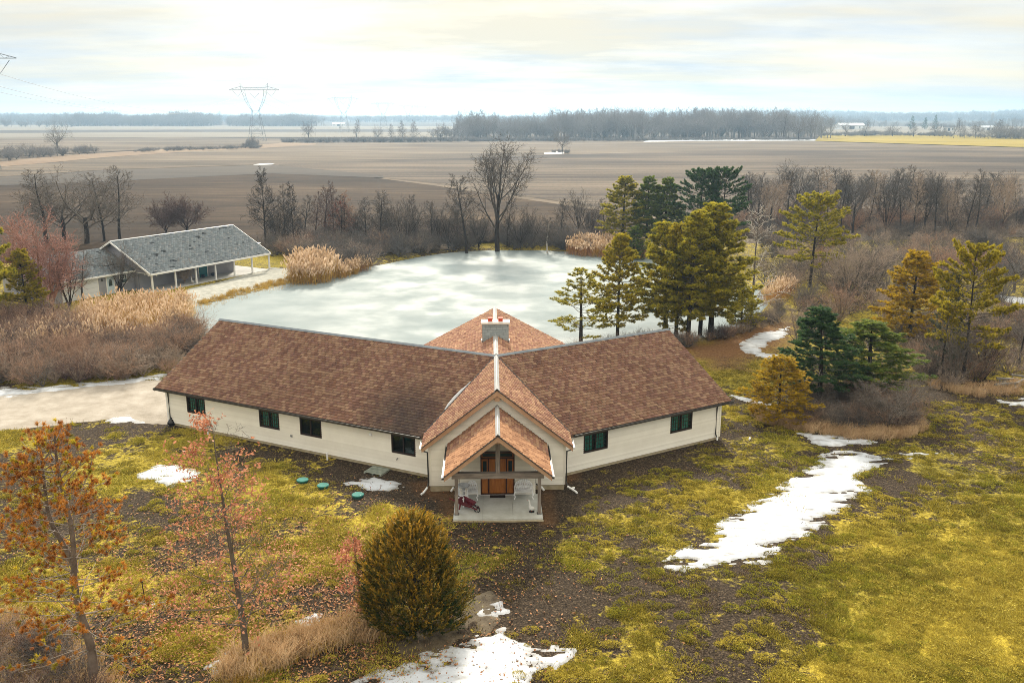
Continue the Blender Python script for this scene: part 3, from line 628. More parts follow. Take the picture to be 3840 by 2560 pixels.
cl = core('wall', FL, 0.9, 22.3, 0.0, ZT, WL); siding(cl, FL, 0.9, 22.3, 0.0, ZT - .06, WL)
cr = core('wall', FR, 0.9, 13.4, 0.0, ZT, WR); siding(cr, FR, 0.9, 13.4, 0.0, ZT - .06, WR)
for (F, u1) in ((FL, 22.3), (FR, 13.4)): MB().obox(F, 0.9, u1, -0.75, -0.005, -0.16, -0.02).build('foundation', M_FND, house)
for i, w in enumerate(WL): window(FL, w, i < 2, i < 2)
for w in WR: window(FR, w, True, True)
# gable end and rear walls of the wings
for d, n, L in ((dL, nL, 22.3), (dR, nR, 13.4)):
    hh = HR - 0.2; zt = HR - TW * 6.08 - 0.2
    w = MB().prism([tuple(d * L + n * 6.07 + ZU * -.5), tuple(d * L - n * 6.07 + ZU * -.5), tuple(d * L - n * 6.07 + ZU * zt), tuple(d * L + ZU * hh), tuple(d * L + n * 6.07 + ZU * zt)], tuple(-d * 0.14)).build('wall', M_CORE, house)
    siding(w, (d * L + n * 0 + ZU * 0, n, ZU, d), -6.08, 6.08, 0.0, hh - .05, (), top=lambda z, hh=hh: (-(hh - z) / TW, (hh - z) / TW))
    Fb = (-n * 6.08, d, ZU, -n); wb = MB().obox(Fb, 7.0, L, -.5, ZT, -.14, 0).build('wall', M_CORE, house); siding(wb, Fb, 7.0, L, 0, ZT - .06)
    # corner board
    MB().obox((d * L + n * 6.08, d, ZU, n), -0.09, 0.036, 0.0, ZT - .07, 0.036, 0.05).build('corner_board', M_PVC if L > 20 else M_SIDE, house)
for s in (-1, 1):   # rear wing side walls and end
    Fb = (A3(s * 6.08, 0, 0), A3(0, 1, 0), ZU, A3(s, 0, 0)); wb = MB().obox(Fb, 5.5, 13.8, -.5, ZT, -.14, 0).build('wall', M_CORE, house); siding(wb, Fb, 5.5, 13.8, 0, ZT - .06)
hh = HR - 0.2; w = MB().prism([(-6.07, 13.8, -.5), (6.07, 13.8, -.5), (6.07, 13.8, ZT), (0, 13.8, hh), (-6.07, 13.8, ZT)], (0, -0.14, 0)).build('wall', M_CORE, house)
siding(w, (A3(0, 13.8, 0), A3(1, 0, 0), ZU, A3(0, 1, 0)), -6.08, 6.08, 0, hh - .05, (), top=lambda z: (-(hh - z) / TW, (hh - z) / TW))
# entry gable wall, sides and vestibule
EY = -6.795; EX = 3.794; hE = HR - 0.2; zE = HR - TE * EX - 0.2
w = MB().prism([(-EX, EY, .15), (EX, EY, .15), (EX, EY, zE), (0, EY, hE), (-EX, EY, zE)], (0, 0.14, 0)).build('wall', M_CORE, house)
siding(w, (A3(0, EY, 0), A3(1, 0, 0), ZU, A3(0, -1, 0)), -EX, EX, 0.18, hE - .05, [(-2.05, 2.05, -1, 2.9)], top=lambda z: (-(hE - z) / TE, (hE - z) / TE))
MB().box(-EX + .02, EX - .02, EY + .02, EY + .16, -.4, .149).build('foundation', M_FND, house)
for s in (-1, 1):
    F = (A3(s * EX, EY, 0), A3(0, 1, 0), ZU, A3(s, 0, 0)); w = MB().obox(F, 0.141, 3.2, -.3, zE, -.14, 0).build('wall', M_CORE, house); siding(w, F, 0.0, 3.2, 0.18, zE - .04)
    MB().box(*sorted((s * (EX - .08), s * (EX + .05))), EY - .048, EY - .036, 0.18, zE - .02).build('corner_board', M_SIDE, house)
VY = -8.0; VX = 2.05
wv = MB(); vw = [(-0.93, 0.93, 0.15, 2.68)]
FV = (A3(0, VY, 0), A3(1, 0, 0), ZU, A3(0, -1, 0))
hV = PR - 0.2
for a, b in ((-VX, -.93), (.93, VX)): wv.obox(FV, a, b, -.2, 2.68, -.12, 0)
wv.prism([(-VX, VY, 2.68), (VX, VY, 2.68), (VX, VY, hV - TP * VX), (0, VY, hV), (-VX, VY, hV - TP * VX)], (0, .12, 0))
w = wv.build('wall', M_CORE, house); siding(w, FV, -VX, VX, 0.15, hV - .05, vw, top=lambda z: (-(hV - z) / TP, (hV - z) / TP))
for s in (-1, 1):
    F = (A3(s * VX, VY, 0), A3(0, 1, 0), ZU, A3(s, 0, 0)); w = MB().obox(F, 0.121, 1.16, -.2, 2.95, -.12, 0).build('wall', M_CORE, house); siding(w, F, 0, 1.17, .15, 2.9)
# door set
df = MB(); t = .055
for q in ((-.93, -.93 + t, .16, 2.66), (.93 - t, .93, .16, 2.66), (-.93 + t, .93 - t, 2.66 - t, 2.66), (-.93 + t, .93 - t, 2.24, 2.24 + .07), (-.93 + t, .93 - t, .16, .20), (-.52, -.455, .20, 2.24), (.455, .52, .20, 2.24)): df.obox(FV, *q, -.11, .045)
dset = df.build('door_frame', M_DOORF, house)
MB().obox(FV, -.97, .97, .12, .16, -.11, .16).build('door_sill', M_PVC, house)
door = MB().obox(FV, -.452, .452, .205, 2.235, -.075, -.03).build('door', M_DOORW, house)
def panel(par, u0, u1, z0, z1):
    mb = MB(); mb.obox(FV, u0, u1, z0, z1, -.0295, -.012); mb.obox(FV, u0 + .035, u1 - .035, z0 + .035, z1 - .035, -.012, -.004); return mb.build('panel', M_DOORW, par)
for u0, u1, z0, z1 in ((-.37, -.17, .40, .58), (-.37, -.17, .66, 1.35), (.17, .37, .40, .58), (.17, .37, .66, 1.35), (-.12, .12, .40, .98), (-.37, -.17, 1.45, 2.08), (.17, .37, 1.45, 2.08)): panel(door, u0, u1, z0, z1)
M_DGL = mat('dark_door_glass', (0.010, 0.028, 0.030), rough=0.08, spec=0.6)
for z0, z1 in ((1.06, 1.36), (1.45, 2.08)): MB().obox(FV, -.12, .12, z0, z1, -.0295, -.014).build('pane', M_DGL, door)
MB().obox(FV, -.43, -.40, 1.02, 1.42, -.029, .005).tube([FV[0] + A3(-.415, -.005, 1.05), FV[0] + A3(-.415, -.06, 1.10), FV[0] + A3(-.415, -.06, 1.25), FV[0] + A3(-.415, -.005, 1.30)], .012, 6).build('door_handle', mat('black_iron', (0.01, 0.01, 0.01), rough=.4), door)
for s in (-1, 1):
    a, b = sorted((s * .525, s * .872)); sl_ = MB().obox(FV, a, b, .205, 2.235, -.075, -.03).build('sidelight', M_DOORW, house)
    panel(sl_, a + .07, b - .07, .55, 1.0); panel(sl_, a + .07, b - .07, .28, .49); MB().obox(FV, a + .07, b - .07, 1.08, 2.10, -.0295, -.014).build('pane', M_DGL, sl_)
tr = MB().obox(FV, -.872, .872, 2.312, 2.603, -.075, -.03).build('transom', M_DOORW, house)
for a, b in ((-.82, -.03), (.03, .82)): MB().obox(FV, a, b, 2.36, 2.56, -.0295, -.014).build('pane', M_DGL, tr)
# porch slab, posts, beam, king post
for a, b in ((-2.33, -.805), (-.795, .775), (.785, 2.33)): MB().box(a, b, -11.10, -8.02, -.35, .15).build('porch_slab', M_SLAB, house)
MB().box(-2.36, 2.36, -11.14, -11.104, -.4, .06).build('slab_edge', M_FND, house)
for s in (-1, 1):
    p = MB().box(s * 2.165 - .085, s * 2.165 + .085, -10.59, -10.41, .15, 2.19).build('post', M_TIMBV, house)
    MB().box(s * 2.165 - .12, s * 2.165 + .12, -10.62, -10.38, .151, .175).build('post_base', M_DKMET, p)
    MB().box(s * 2.165 - .10, s * 2.165 + .10, -10.62, -7.9, 2.50, 2.68).build('side_beam', M_TIMB, house)
MB().box(-2.40, 2.40, -10.66, -10.38, 2.19, 2.49).build('tie_beam', M_TIMB, house)
MB().box(-.12, .12, -10.62, -10.42, 2.49, PR - .30).build('king_post', M_TIMBV, house)
MB().box(-.12, .12, -11.50, -8.1, PR - .46, PR - .24).build('ridge_beam', M_BARGE, house)
MB().box(-.14, .14, -7.15, -6.84, HR - .66, HR - .32).build('ridge_beam', M_BARGE, house)
# downspouts
def spout(pts, elbow, m=M_DKMET, r=.045):
    o = MB().tube(pts, r, 6).build('downspout', m, house)
    if elbow: MB().tube(elbow, .06, 8).build('outlet', M_PVC, o)
def onw(F, u, z, n): return tuple(F[0] + F[1] * u + F[3] * n + ZU * z)
spout([onw(FL, 22.05, 2.32, .45), onw(FL, 22.05, 2.2, .10), onw(FL, 22.05, 2.0, .085), onw(FL, 22.05, .15, .085), onw(FL, 22.05, -.05, .20)], [onw(FL, 22.05, 0.1, .20), onw(FL, 22.05, -.16, .24)])
spout([onw(FR, 13.2, 2.32, .45), onw(FR, 13.05, 2.2, .10), onw(FR, 13.0, 2.0, .085), onw(FR, 13.0, .25, .085), onw(FR, 13.06, .02, .16)], [onw(FR, 13.06, .05, .16), onw(FR, 13.06, -.18, .20)])
for s in (-1, 1):
    spout([(s * 4.25, -6.95, 2.40), (s * 4.1, -6.9, 2.28), (s * 3.90, -6.9, 2.22), (s * 3.88, -6.9, .4), (s * 3.95, -7.05, .15)], [(s * 3.95, -7.05, .16), (s * 4.15, -7.45, .02), (s * 4.25, -7.6, .02)] if s < 0 else [(s * 3.95, -7.05, .16), (s * 4.3, -7.3, .02), (s * 4.45, -7.6, .0)])
    spout([(s * 2.75, -7.2, 2.55), (s * 2.5, -7.2, 2.35), (s * 2.14, -7.2, 2.25), (s * 2.13, -7.2, .42), (s * 2.45, -7.35, .28)], [(s * 2.45, -7.35, .30), (s * 2.6, -7.5, .12)])
# small wall fittings
MB().obox(FL, 5.25, 5.43, 1.78, 1.92, .03, .10).obox(FL, 5.27, 5.41, 1.80, 1.83, .10, .115).build('vent_box', M_PVC, house)
MB().obox(FL, 11.40, 11.56, .68, .80, .03, .07).obox(FL, 11.43, 11.53, .70, .78, .07, .085).build('outlet_cover', mat('grey_plastic', (.25, .26, .26), rough=.5), house)
MB().tube([onw(FL, 3.44, .65, .03), onw(FL, 3.44, .65, .12), onw(FL, 3.44, .57, .16)], .03, 6).build('hose_tap', M_DKMET, house)
MB().obox(FV, -1.28, -1.16, .62, .74, .034, .06).build('outlet_cover', M_DKMET, house)
# chimney with blocks, cap and clay flues
cy = 5.2
ch = MB().box(-.86, .86, cy + .04, cy + .86, HR - 1.0, HR + .80).build('chimney', mat('mortar', (.20, .22, .22), rough=.95), house)
rr = R_(5); z = HR - .98
row = 0
while z < HR + .78:
    x = -.88 - (0.2 if row % 2 else 0)
    while x < .86:
        x2 = min(.88, x + rr.uniform(.34, .46)); xs = max(x, -.88)
        if x2 - xs > .06: MB().box(xs + .006, x2 - .006, cy, cy + .039, z + .006, min(z + .194, HR + .79)).build('block', M_STONE, ch)
        x = x2 + .0001
    for s in (-1, 1): MB().box(*sorted((s * .861, s * .90)), cy + .045, cy + .85, z + .006, min(z + .194, HR + .79)).build('block', M_STONE, ch)
    z += .2; row += 1
MB().box(-.98, .98, cy - .10, cy + .98, HR + .80, HR + .93).build('cap', M_CAP, ch)
for s in (-1, 1): MB().box(s * .35 - .15, s * .35 + .15, cy + .24, cy + .56, HR + .93, HR + 1.12).box(s * .35 - .165, s * .35 + .165, cy + .225, cy + .575, HR + 1.12, HR + 1.17).build('flue', M_CLAY, ch)
for s in (-1, 1): MB().prism([(0, cy - .03, HR + .03), (s * .93, cy - .03, HR - TW * .93 + .03), (s * .93, cy - .03, HR - TW * .93 - .05), (0, cy - .03, HR - .05)], (0, .03, 0)).build('flashing', M_DKMET, ch)
for s in (-1, 1): MB().box(*sorted((s * .91, s * .96)), cy - .05, cy + .3, HR - TW * .93 - .02, HR - TW * .93 + .2).build('flashing', M_WHMET, ch)
# strip of snow lying in the left valley
q = VALL[4:9]; MBs = MB(); vs = []
for i, p in enumerate(q): w = (0.05, .20, .24, .20, .05)[i]; vs += [(p[0] - w * 1.0, p[1] - w * .25, p[2] + .05 - .02), (p[0] - w * .3, p[1], p[2] + .10), (p[0] + .05, p[1] + .05, p[2] + .06)]
vs = [tuple(Matrix.Rotation(HROT, 3, 'Z') @ Vector(v)) for v in vs]
MBs.add(vs, [(3 * i + j, 3 * i + j + 1, 3 * i + j + 4, 3 * i + j + 3) for i in range(len(q) - 1) for j in (0, 1)])
tag(MBs.build('roof_snow', SNOW2, None, True, (J0[0], J0[1], 0)), 'strip of white snow lying in the left roof valley beside the entry gable', 'snow')

# ------------------------------------------------------------------ vegetation: prototype meshes
def norm(v): return v / (np.linalg.norm(v) + 1e-9)
def rot_about(d, ang, az):
    a = norm(np.cross(d, (0, 0, 1.0) if abs(d[2]) < .95 else (1.0, 0, 0))); b = np.cross(d, a)
    s = math.cos(az) * a + math.sin(az) * b; return norm(math.cos(ang) * d + math.sin(ang) * s)
def grow(out, r, p, d, L, rad, lev, S):
    """recursive branch; S: dict of per-level lists"""
    n = S['seg'][lev]; pts = [p]; rr = [rad]; dirs = [d]; tip = S['tip'][lev]
    for k in range(n):
        d = norm(d + r.normal(0, S['wig'][lev], 3) + np.array([0, 0, S['up'][lev]])); p = p + d * L / n
        pts.append(p); rr.append(rad * (1 - (1 - tip) * (k + 1) / n)); dirs.append(d)
    out.append((np.array(pts), np.array(rr), lev))
    if lev + 1 >= S['lev']: return
    nc = max(1, int(round(S['n'][lev] * r.uniform(.8, 1.2)))); az = r.uniform(0, 6.28)
    for c in range(nc):
        t = S['t0'][lev] + (1 - S['t0'][lev]) * ((c + r.uniform(.1, .9)) / nc); az += 2.4 + r.uniform(-.5, .5)
        f = t * n; i = min(int(f), n - 1); q = pts[i] + (pts[i + 1] - pts[i]) * (f - i)
        rc = (rr[i] + (rr[i + 1] - rr[i]) * (f - i)) * S['rr'][lev]; env = S['env'][lev](t)
        grow(out, r, q, rot_about(dirs[i], math.radians(S['ang'][lev] * r.uniform(.75, 1.25)), az), L * S['lr'][lev] * env * r.uniform(.75, 1.2), max(rc, S.get('minr', .019)), lev + 1, S)
one = lambda t: 1.0
BT = {   # bare tree habits, built at about their real size
 'oak': dict(H=14, L=4.6, r=.34, lev=5, seg=[3, 5, 4, 3, 2], tip=[.75, .3, .3, .3, .3], wig=[.05, .16, .2, .22, .25], up=[0, .07, .05, .03, .02], n=[7, 7, 7, 5, 0], t0=[.55, .2, .15, .15, 0], rr=[.55, .55, .55, .6], env=[one, lambda t: 1.25 - .6 * t, lambda t: 1.2 - .6 * t, one], ang=[52, 48, 45, 42], lr=[1.55, .55, .5, .5]),
 'tall': dict(H=18, L=9.0, r=.36, lev=5, seg=[5, 6, 4, 3, 2], tip=[.5, .2, .25, .3, .3], wig=[.03, .06, .12, .2, .25], up=[.02, .13, .06, .03, .02], n=[11, 8, 6, 5, 0], t0=[.35, .25, .2, .15, 0], rr=[.5, .5, .55, .6], env=[lambda t: 1.15 - .25 * t, lambda t: 1.2 - .6 * t, one, one], ang=[40, 34, 38, 40], lr=[.95, .42, .45, .5]),
 'upright': dict(H=12, L=11.5, r=.20, lev=4, seg=[8, 4, 3, 2], tip=[.1, .2, .3, .3], wig=[.04, .1, .18, .22], up=[.02, .08, .05, .02], n=[30, 8, 7, 0], t0=[.22, .2, .15, 0], rr=[.42, .55, .6], env=[lambda t: 1.25 - .95 * t, one, one], ang=[50, 42, 42], lr=[.30, .42, .5]),
 'vase': dict(H=8, L=.7, r=.16, lev=5, seg=[1, 6, 4, 3, 2], tip=[1, .2, .3, .3, .3], wig=[.02, .08, .14, .2, .22], up=[0, .05, .04, .03, .02], n=[9, 8, 6, 5, 0], t0=[.1, .25, .2, .15, 0], rr=[.6, .5, .55, .6], env=[one, lambda t: 1.2 - .5 * t, one, one], ang=[32, 32, 36, 38], lr=[8.5, .42, .45, .5], minr=.014),
 'round': dict(H=6, L=1.0, r=.16, lev=5, seg=[2, 5, 4, 3, 2], tip=[.9, .25, .3, .3, .3], wig=[.03, .07, .12, .18, .2], up=[0, .06, .06, .04, .02], n=[12, 9, 7, 5, 0], t0=[.3, .2, .15, .15, 0], rr=[.5, .5, .55, .6], env=[one, lambda t: 1.25 - .5 * t, one, one], ang=[42, 34, 34, 36], lr=[3.9, .45, .48, .5]),
 'leader': dict(H=10, L=10, r=.17, lev=4, seg=[9, 5, 3, 2], tip=[.08, .15, .3, .3], wig=[.03, .08, .18, .22], up=[.02, .02, .03, .02], n=[38, 8, 6, 0], t0=[.18, .25, .2, 0], rr=[.34, .5, .6], env=[lambda t: 1.2 - 1.0 * t, one, one], ang=[68, 45, 42], lr=[.34, .40, .5]),
 'snag': dict(H=12, L=12, r=.20, lev=3, seg=[9, 5, 2], tip=[.1, .12, .3], wig=[.025, .09, .2], up=[.0, .06, .05], n=[46, 5, 0], t0=[.12, .35, 0], rr=[.36, .45], env=[lambda t: 1.15 - .8 * t, one], ang=[70, 40], lr=[.30, .30], minr=.028),
}
def bare_proto(kind, seed, twig=None):
    S = BT[kind]; r = R_(seed); out = []
    grow(out, r, np.zeros(3), np.array([0, 0, 1.0]), S['L'], S['r'], 0, S)
    z = max(p[:, 2].max() for p, _, _ in out); k = S['H'] / z
    out = [(p * k, q * (k if l < 2 else 1.0), l) for p, q, l in out]
    tr = [o for o in out if o[2] == 0 or (o[2] == 1 and kind in ('vase',))]; cr = [o for o in out if not any(o is q for q in tr)]
    tips = np.array([p[-1] for p, _, l in out if l == S['lev'] - 1]); w = np.percentile(np.hypot(*np.concatenate([p for p, _, _ in out])[:, :2].T), 96)
    if kind == 'vase': tr[0] = (tr[0][0] - np.array([0, 0, .3]), tr[0][1], 0)
    else: tr[0] = (np.vstack([tr[0][0][:1] - [0, 0, .4], tr[0][0]]), np.r_[tr[0][1][:1] * 1.25, tr[0][1]], 0)
    Vt, Ft = tubes(tr, [8, 6]); Vc, Fc = tubes(cr, [6, 5, 4, 3, 3])
    return dict(trunk=mesh_np('trunk', Vt, [Ft], None, [None], True), crown=mesh_np('crown', Vc, [Fc], None, [None]), h=S['H'], w=w, tips=tips)
def blades(C, D, Ln, Wd, r):
    """thin triangles from C along D"""
    D = D / (np.linalg.norm(D, axis=1, keepdims=True) + 1e-9); s = np.cross(D, r.normal(0, 1, D.shape)); s /= np.linalg.norm(s, axis=1, keepdims=True) + 1e-9
    s *= Wd[:, None] / 2; V = np.stack([C - s, C + s, C + D * Ln[:, None]], 1).reshape(-1, 3)
    return V, np.arange(len(V)).reshape(-1, 3)
def tufts(P, Dr, r, nb, ln, wd, spread):
    K = len(P); C = np.repeat(P, nb, 0) + r.normal(0, .02, (K * nb, 3)); D = np.repeat(Dr, nb, 0) + r.normal(0, spread, (K * nb, 3))
    return blades(C, D, r.uniform(.6, 1.1, K * nb) * ln, r.uniform(.7, 1.3, K * nb) * wd, r)
def pine_proto(seed, H=12.0, z0=.22, wid=.26, dens=1.0, shape=1.0, nb=30, ln=.25, wd=.042, droop=0.0, gap=.48, flat=0.7, tend=.3, jit=.35):
    r = R_(seed); out = []; P = []; D = []
    lean = r.normal(0, .02, 2); tp = np.array([[lean[0] * z * z / H, lean[1] * z * z / H, z] for z in np.linspace(-.4, H, 10)])
    trunk = [(tp, np.linspace(.20, .02, 10) * H / 12, 0)]
    z = z0 * H
    while z < H - .25:
        t = (z / H - z0) / (1 - z0); env = ((1 - t) ** .75 * (.62 + .38 * min(1, t * 4))) if shape == 1 else (math.sin(math.pi * min(1, .22 + .78 * t)) ** .6)
        nbh = r.randint(4, 7); az = r.uniform(0, 6.28); c = np.array([lean[0] * z * z / H, lean[1] * z * z / H, z])
        for b in range(nbh):
            az += 2 * math.pi / nbh + r.normal(0, .2); L = wid * H * env * r.uniform(1 - jit, 1 + jit) + .25
            if r.rand() > dens * .92: continue
            el = math.radians(-6 + 38 * t + r.normal(0, 7)) - droop; d = np.array([math.cos(az) * math.cos(el), math.sin(az) * math.cos(el), math.sin(el)])
            pts = [c]; dd = d.copy()
            for k in range(5): dd = norm(dd + [0, 0, .07] + r.normal(0, .05, 3)); pts.append(pts[-1] + dd * L / 5)
            pts = np.array(pts); out.append((pts, np.linspace(.028, .007, 6) * (.5 + L / 3), 1))
            ns = max(3, int(L * 6.5)); lat = norm(np.cross(d, [0, 0, 1.0]))
            for q in range(ns):
                f = tend + (1 - tend) * (q + r.rand()) / ns; i = min(int(f * 5), 4); base = pts[i] + (pts[i + 1] - pts[i]) * (f * 5 - i)
                sl = L * .34 * (1.1 - f) * r.uniform(.5, 1.3) + .10; sd = norm(lat * r.choice([-1, 1]) * .9 + d * .7 + [0, 0, flat * r.uniform(0, 1)])
                e = base + sd * sl; out.append((np.array([base, (base + e) / 2 + [0, 0, .02], e]), np.array([.010, .008, .005]), 2))
                for w in (.55, .8, 1.0): P.append(base + (e - base) * w); D.append(sd + np.array([0, 0, .35]))
            P.append(pts[-1]); D.append(dd)
        z += gap * r.uniform(.8, 1.2) * (1 - .35 * t)
    for k in range(8): P.append(tp[-1] - [0, 0, .1 * k]); D.append(np.array([r.normal(0, .4), r.normal(0, .4), 1]))
    P = np.array(P); D = np.array(D); Vf, Ff = tufts(P + r.normal(0, .06, P.shape), D, r, nb, ln, wd, .62)
    tv = np.repeat(np.clip(r.normal(.45, .22, len(P)), 0, 1), nb * 3) + np.repeat(r.normal(0, .12, len(P) * nb), 3)
    Vt, Ft = tubes(trunk, [7]); Vc, Fc = tubes(out, [4, 4, 3])
    return dict(trunk=mesh_np('trunk', Vt, [Ft], None, [None], True), crown=mesh_np('crown', Vf, [Ff], {'t': np.clip(tv, 0, 1)}, [None]), branches=mesh_np('branches', Vc, [Fc], None, [None]), h=H, w=float(np.percentile(np.hypot(P[:, 0], P[:, 1]), 93)))
def bark(name, a, b): return mat(name, a, b, rough=.95, noise=1, nscale=2.5, spec=.1)
K_GREY = bark('bark_grey', (.095, .080, .068), (.21, .178, .152)); K_DARK = bark('bark_dark', (.022, .018, .016), (.055, .045, .038)); K_PALE = bark('bark_pale', (.36, .32, .28), (.58, .53, .47))
K_OAK = bark('bark_oak', (.085, .068, .055), (.17, .14, .115)); K_SHORE = bark('bark_shore', (.055, .046, .040), (.13, .11, .096)); K_PURP = bark('twig_purple', (.085, .055, .05), (.17, .115, .10)); K_PINK = bark('twig_pink', (.26, .13, .105), (.46, .27, .22))
K_TAN = bark('twig_tan', (.26, .20, .155), (.44, .35, .28)); K_RUST = bark('twig_rust', (.25, .155, .105), (.42, .28, .20)); K_BLUE = bark('twig_slate', (.085, .078, .074), (.175, .16, .15))
def fol(name, a, b, tr=.45): return mat(name, a, b, rough=.65, attr='t', rand=.0, transl=tr, spec=.25)
N_GRN = fol('needles_green', (.06, .115, .022), (.31, .35, .05)); N_DRK = fol('needles_dark', (.022, .065, .026), (.10, .17, .048)); N_OLV = fol('needles_olive', (.13, .14, .014), (.66, .54, .04))
N_YEL = fol('needles_yellow', (.24, .17, .008), (.70, .46, .025)); N_LIM = fol('needles_lime', (.17, .16, .012), (.66, .51, .035)); N_BLU = fol('needles_sage', (.05, .062, .04), (.14, .15, .09))
N_ORG = fol('needles_orange', (.27, .085, .014), (.64, .29, .045), .3); L_OAK = fol('oak_leaves', (.36, .12, .06), (.72, .34, .20), .35); L_RED = fol('russet_leaves', (.16, .035, .018), (.34, .09, .045), .25)
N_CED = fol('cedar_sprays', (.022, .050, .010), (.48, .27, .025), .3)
BT['maple'] = dict(BT['vase'], H=10, r=.24, n=[8, 10, 8, 6, 0], minr=.018)
PROTO = {}
for k, seeds in dict(oak=(3, 8), tall=(5,), upright=(2, 7, 12), vase=(4, 9), round=(6,), leader=(1, 14), snag=(10,)).items():
    for i, s in enumerate(seeds): PROTO[k + str(i)] = bare_proto(k, s)
PROTO['pine0'] = pine_proto(1); PROTO['pine1'] = pine_proto(2, wid=.22, z0=.12, gap=.42); PROTO['pine2'] = pine_proto(3, wid=.30, z0=.28, shape=2, dens=.9, gap=.55)
PROTO['pine3'] = pine_proto(4, wid=.30, z0=.08, dens=.95, gap=.36, H=8, nb=22, ln=.20, wd=.036); PROTO['pine4'] = pine_proto(5, wid=.27, z0=.20, dens=.62, gap=.62, nb=16, tend=.45)
PROTO['spruce'] = pine_proto(6, wid=.24, z0=.05, H=8, dens=.9, nb=10, ln=.18, wd=.035, droop=.05)
def place(kind, name, label, x, y, ytop, tk, ck, wscale=1.0, rz=None, group=None, cat='tree', h=None, brk=None, loc=None, wid=None):
    """one tree: Empty at the foot > trunk, crown (and branches)"""
    p = PROTO[kind]; X, Y = loc if loc else G(x, y, 0.0); z = gz1(X, Y)
    hh = h if h else top_z(ytop, Y) - z; s = hh / p['h']
    if wid: wscale = (wid / 2 * Y * 1.04 / (FPX * 2352 / 3840)) / (p['w'] * s)
    o = thing(name, label, cat, (X, Y, z), (rz if rz is not None else (x * 1.37 + y) % 6.28), group); o.scale = (s * wscale, s * wscale, s)
    for part, m in (('trunk', tk), ('crown', ck), ('branches', brk or tk)):
        if part in p:
            c = link(part, p[part], o); c.material_slots[0].link = 'OBJECT'; c.material_slots[0].material = m
    return o
ORD = ['first', 'second', 'third', 'fourth', 'fifth', 'sixth', 'seventh', 'eighth', 'ninth', 'tenth', 'eleventh', 'twelfth', 'thirteenth', 'fourteenth', 'fifteenth', 'sixteenth', 'seventeenth', 'eighteenth', 'nineteenth', 'twentieth']

# --- left of the pond and behind the grey lake house
PROTO['maple'] = bare_proto('maple', 17)
place('maple', 'bare_tree', 'multi-stemmed bare maple with pinkish buds at the left edge before the garage', 112, 722, 458, K_DARK, K_PINK, wid=250, rz=1.0)
place('vase1', 'bare_tree', 'dark-stemmed bare tree right beside the pink-budded maple', 160, 712, 540, K_DARK, K_PURP, wid=130, rz=2.0)
place('oak0', 'bare_tree', 'broad dark bare oak towering behind the grey garage roof', 200, 562, 368, K_DARK, K_GREY, wid=250, rz=.5)
place('oak1', 'bare_tree', 'second dark bare oak overlapping the broad one at the left', 150, 556, 384, K_DARK, K_GREY, wid=190, rz=2.6)
place('upright1', 'bare_tree', 'narrow dark bare tree between the broad oak and the slim one', 240, 556, 392, K_DARK, K_GREY, wid=90)
place('upright0', 'bare_tree', 'slim bare tree standing right behind the lake house gable', 276, 552, 376, K_DARK, K_GREY, wid=95)
place('upright2', 'bare_tree', 'thin bare tree left of the broad oak at the photo edge', 108, 560, 385, K_DARK, K_GREY, wid=120)
place('round0', 'bare_tree', 'smaller round purplish bare tree behind the grey roof', 382, 538, 452, K_DARK, K_PURP, wid=75)
place('round0', 'bare_tree', 'larger round purplish bare tree behind the grey roof', 430, 532, 436, K_DARK, K_PURP, wid=105, rz=2.0)
place('pine0', 'pine_tree', 'tall olive pine cut by the left photo edge', -22, 770, 392, K_DARK, N_OLV, wid=120)
place('pine3', 'pine_tree', 'low yellow-green pine tangled behind the pink-budded maple', 66, 742, 575, K_DARK, N_LIM, wid=95)
place('vase1', 'bare_tree', 'small forked bare tree in front of the blue-grey garage door', 276, 672, 550, K_DARK, K_GREY, wid=110, rz=.4)
place('upright1', 'bare_tree', 'thin leaning bare sapling in front of the white garage panel', 190, 690, 575, K_DARK, K_GREY, wid=60)
place('round0', 'bare_tree', 'pale twiggy sapling at the lakeside porch posts', 425, 652, 588, K_TAN, K_TAN, wid=45)
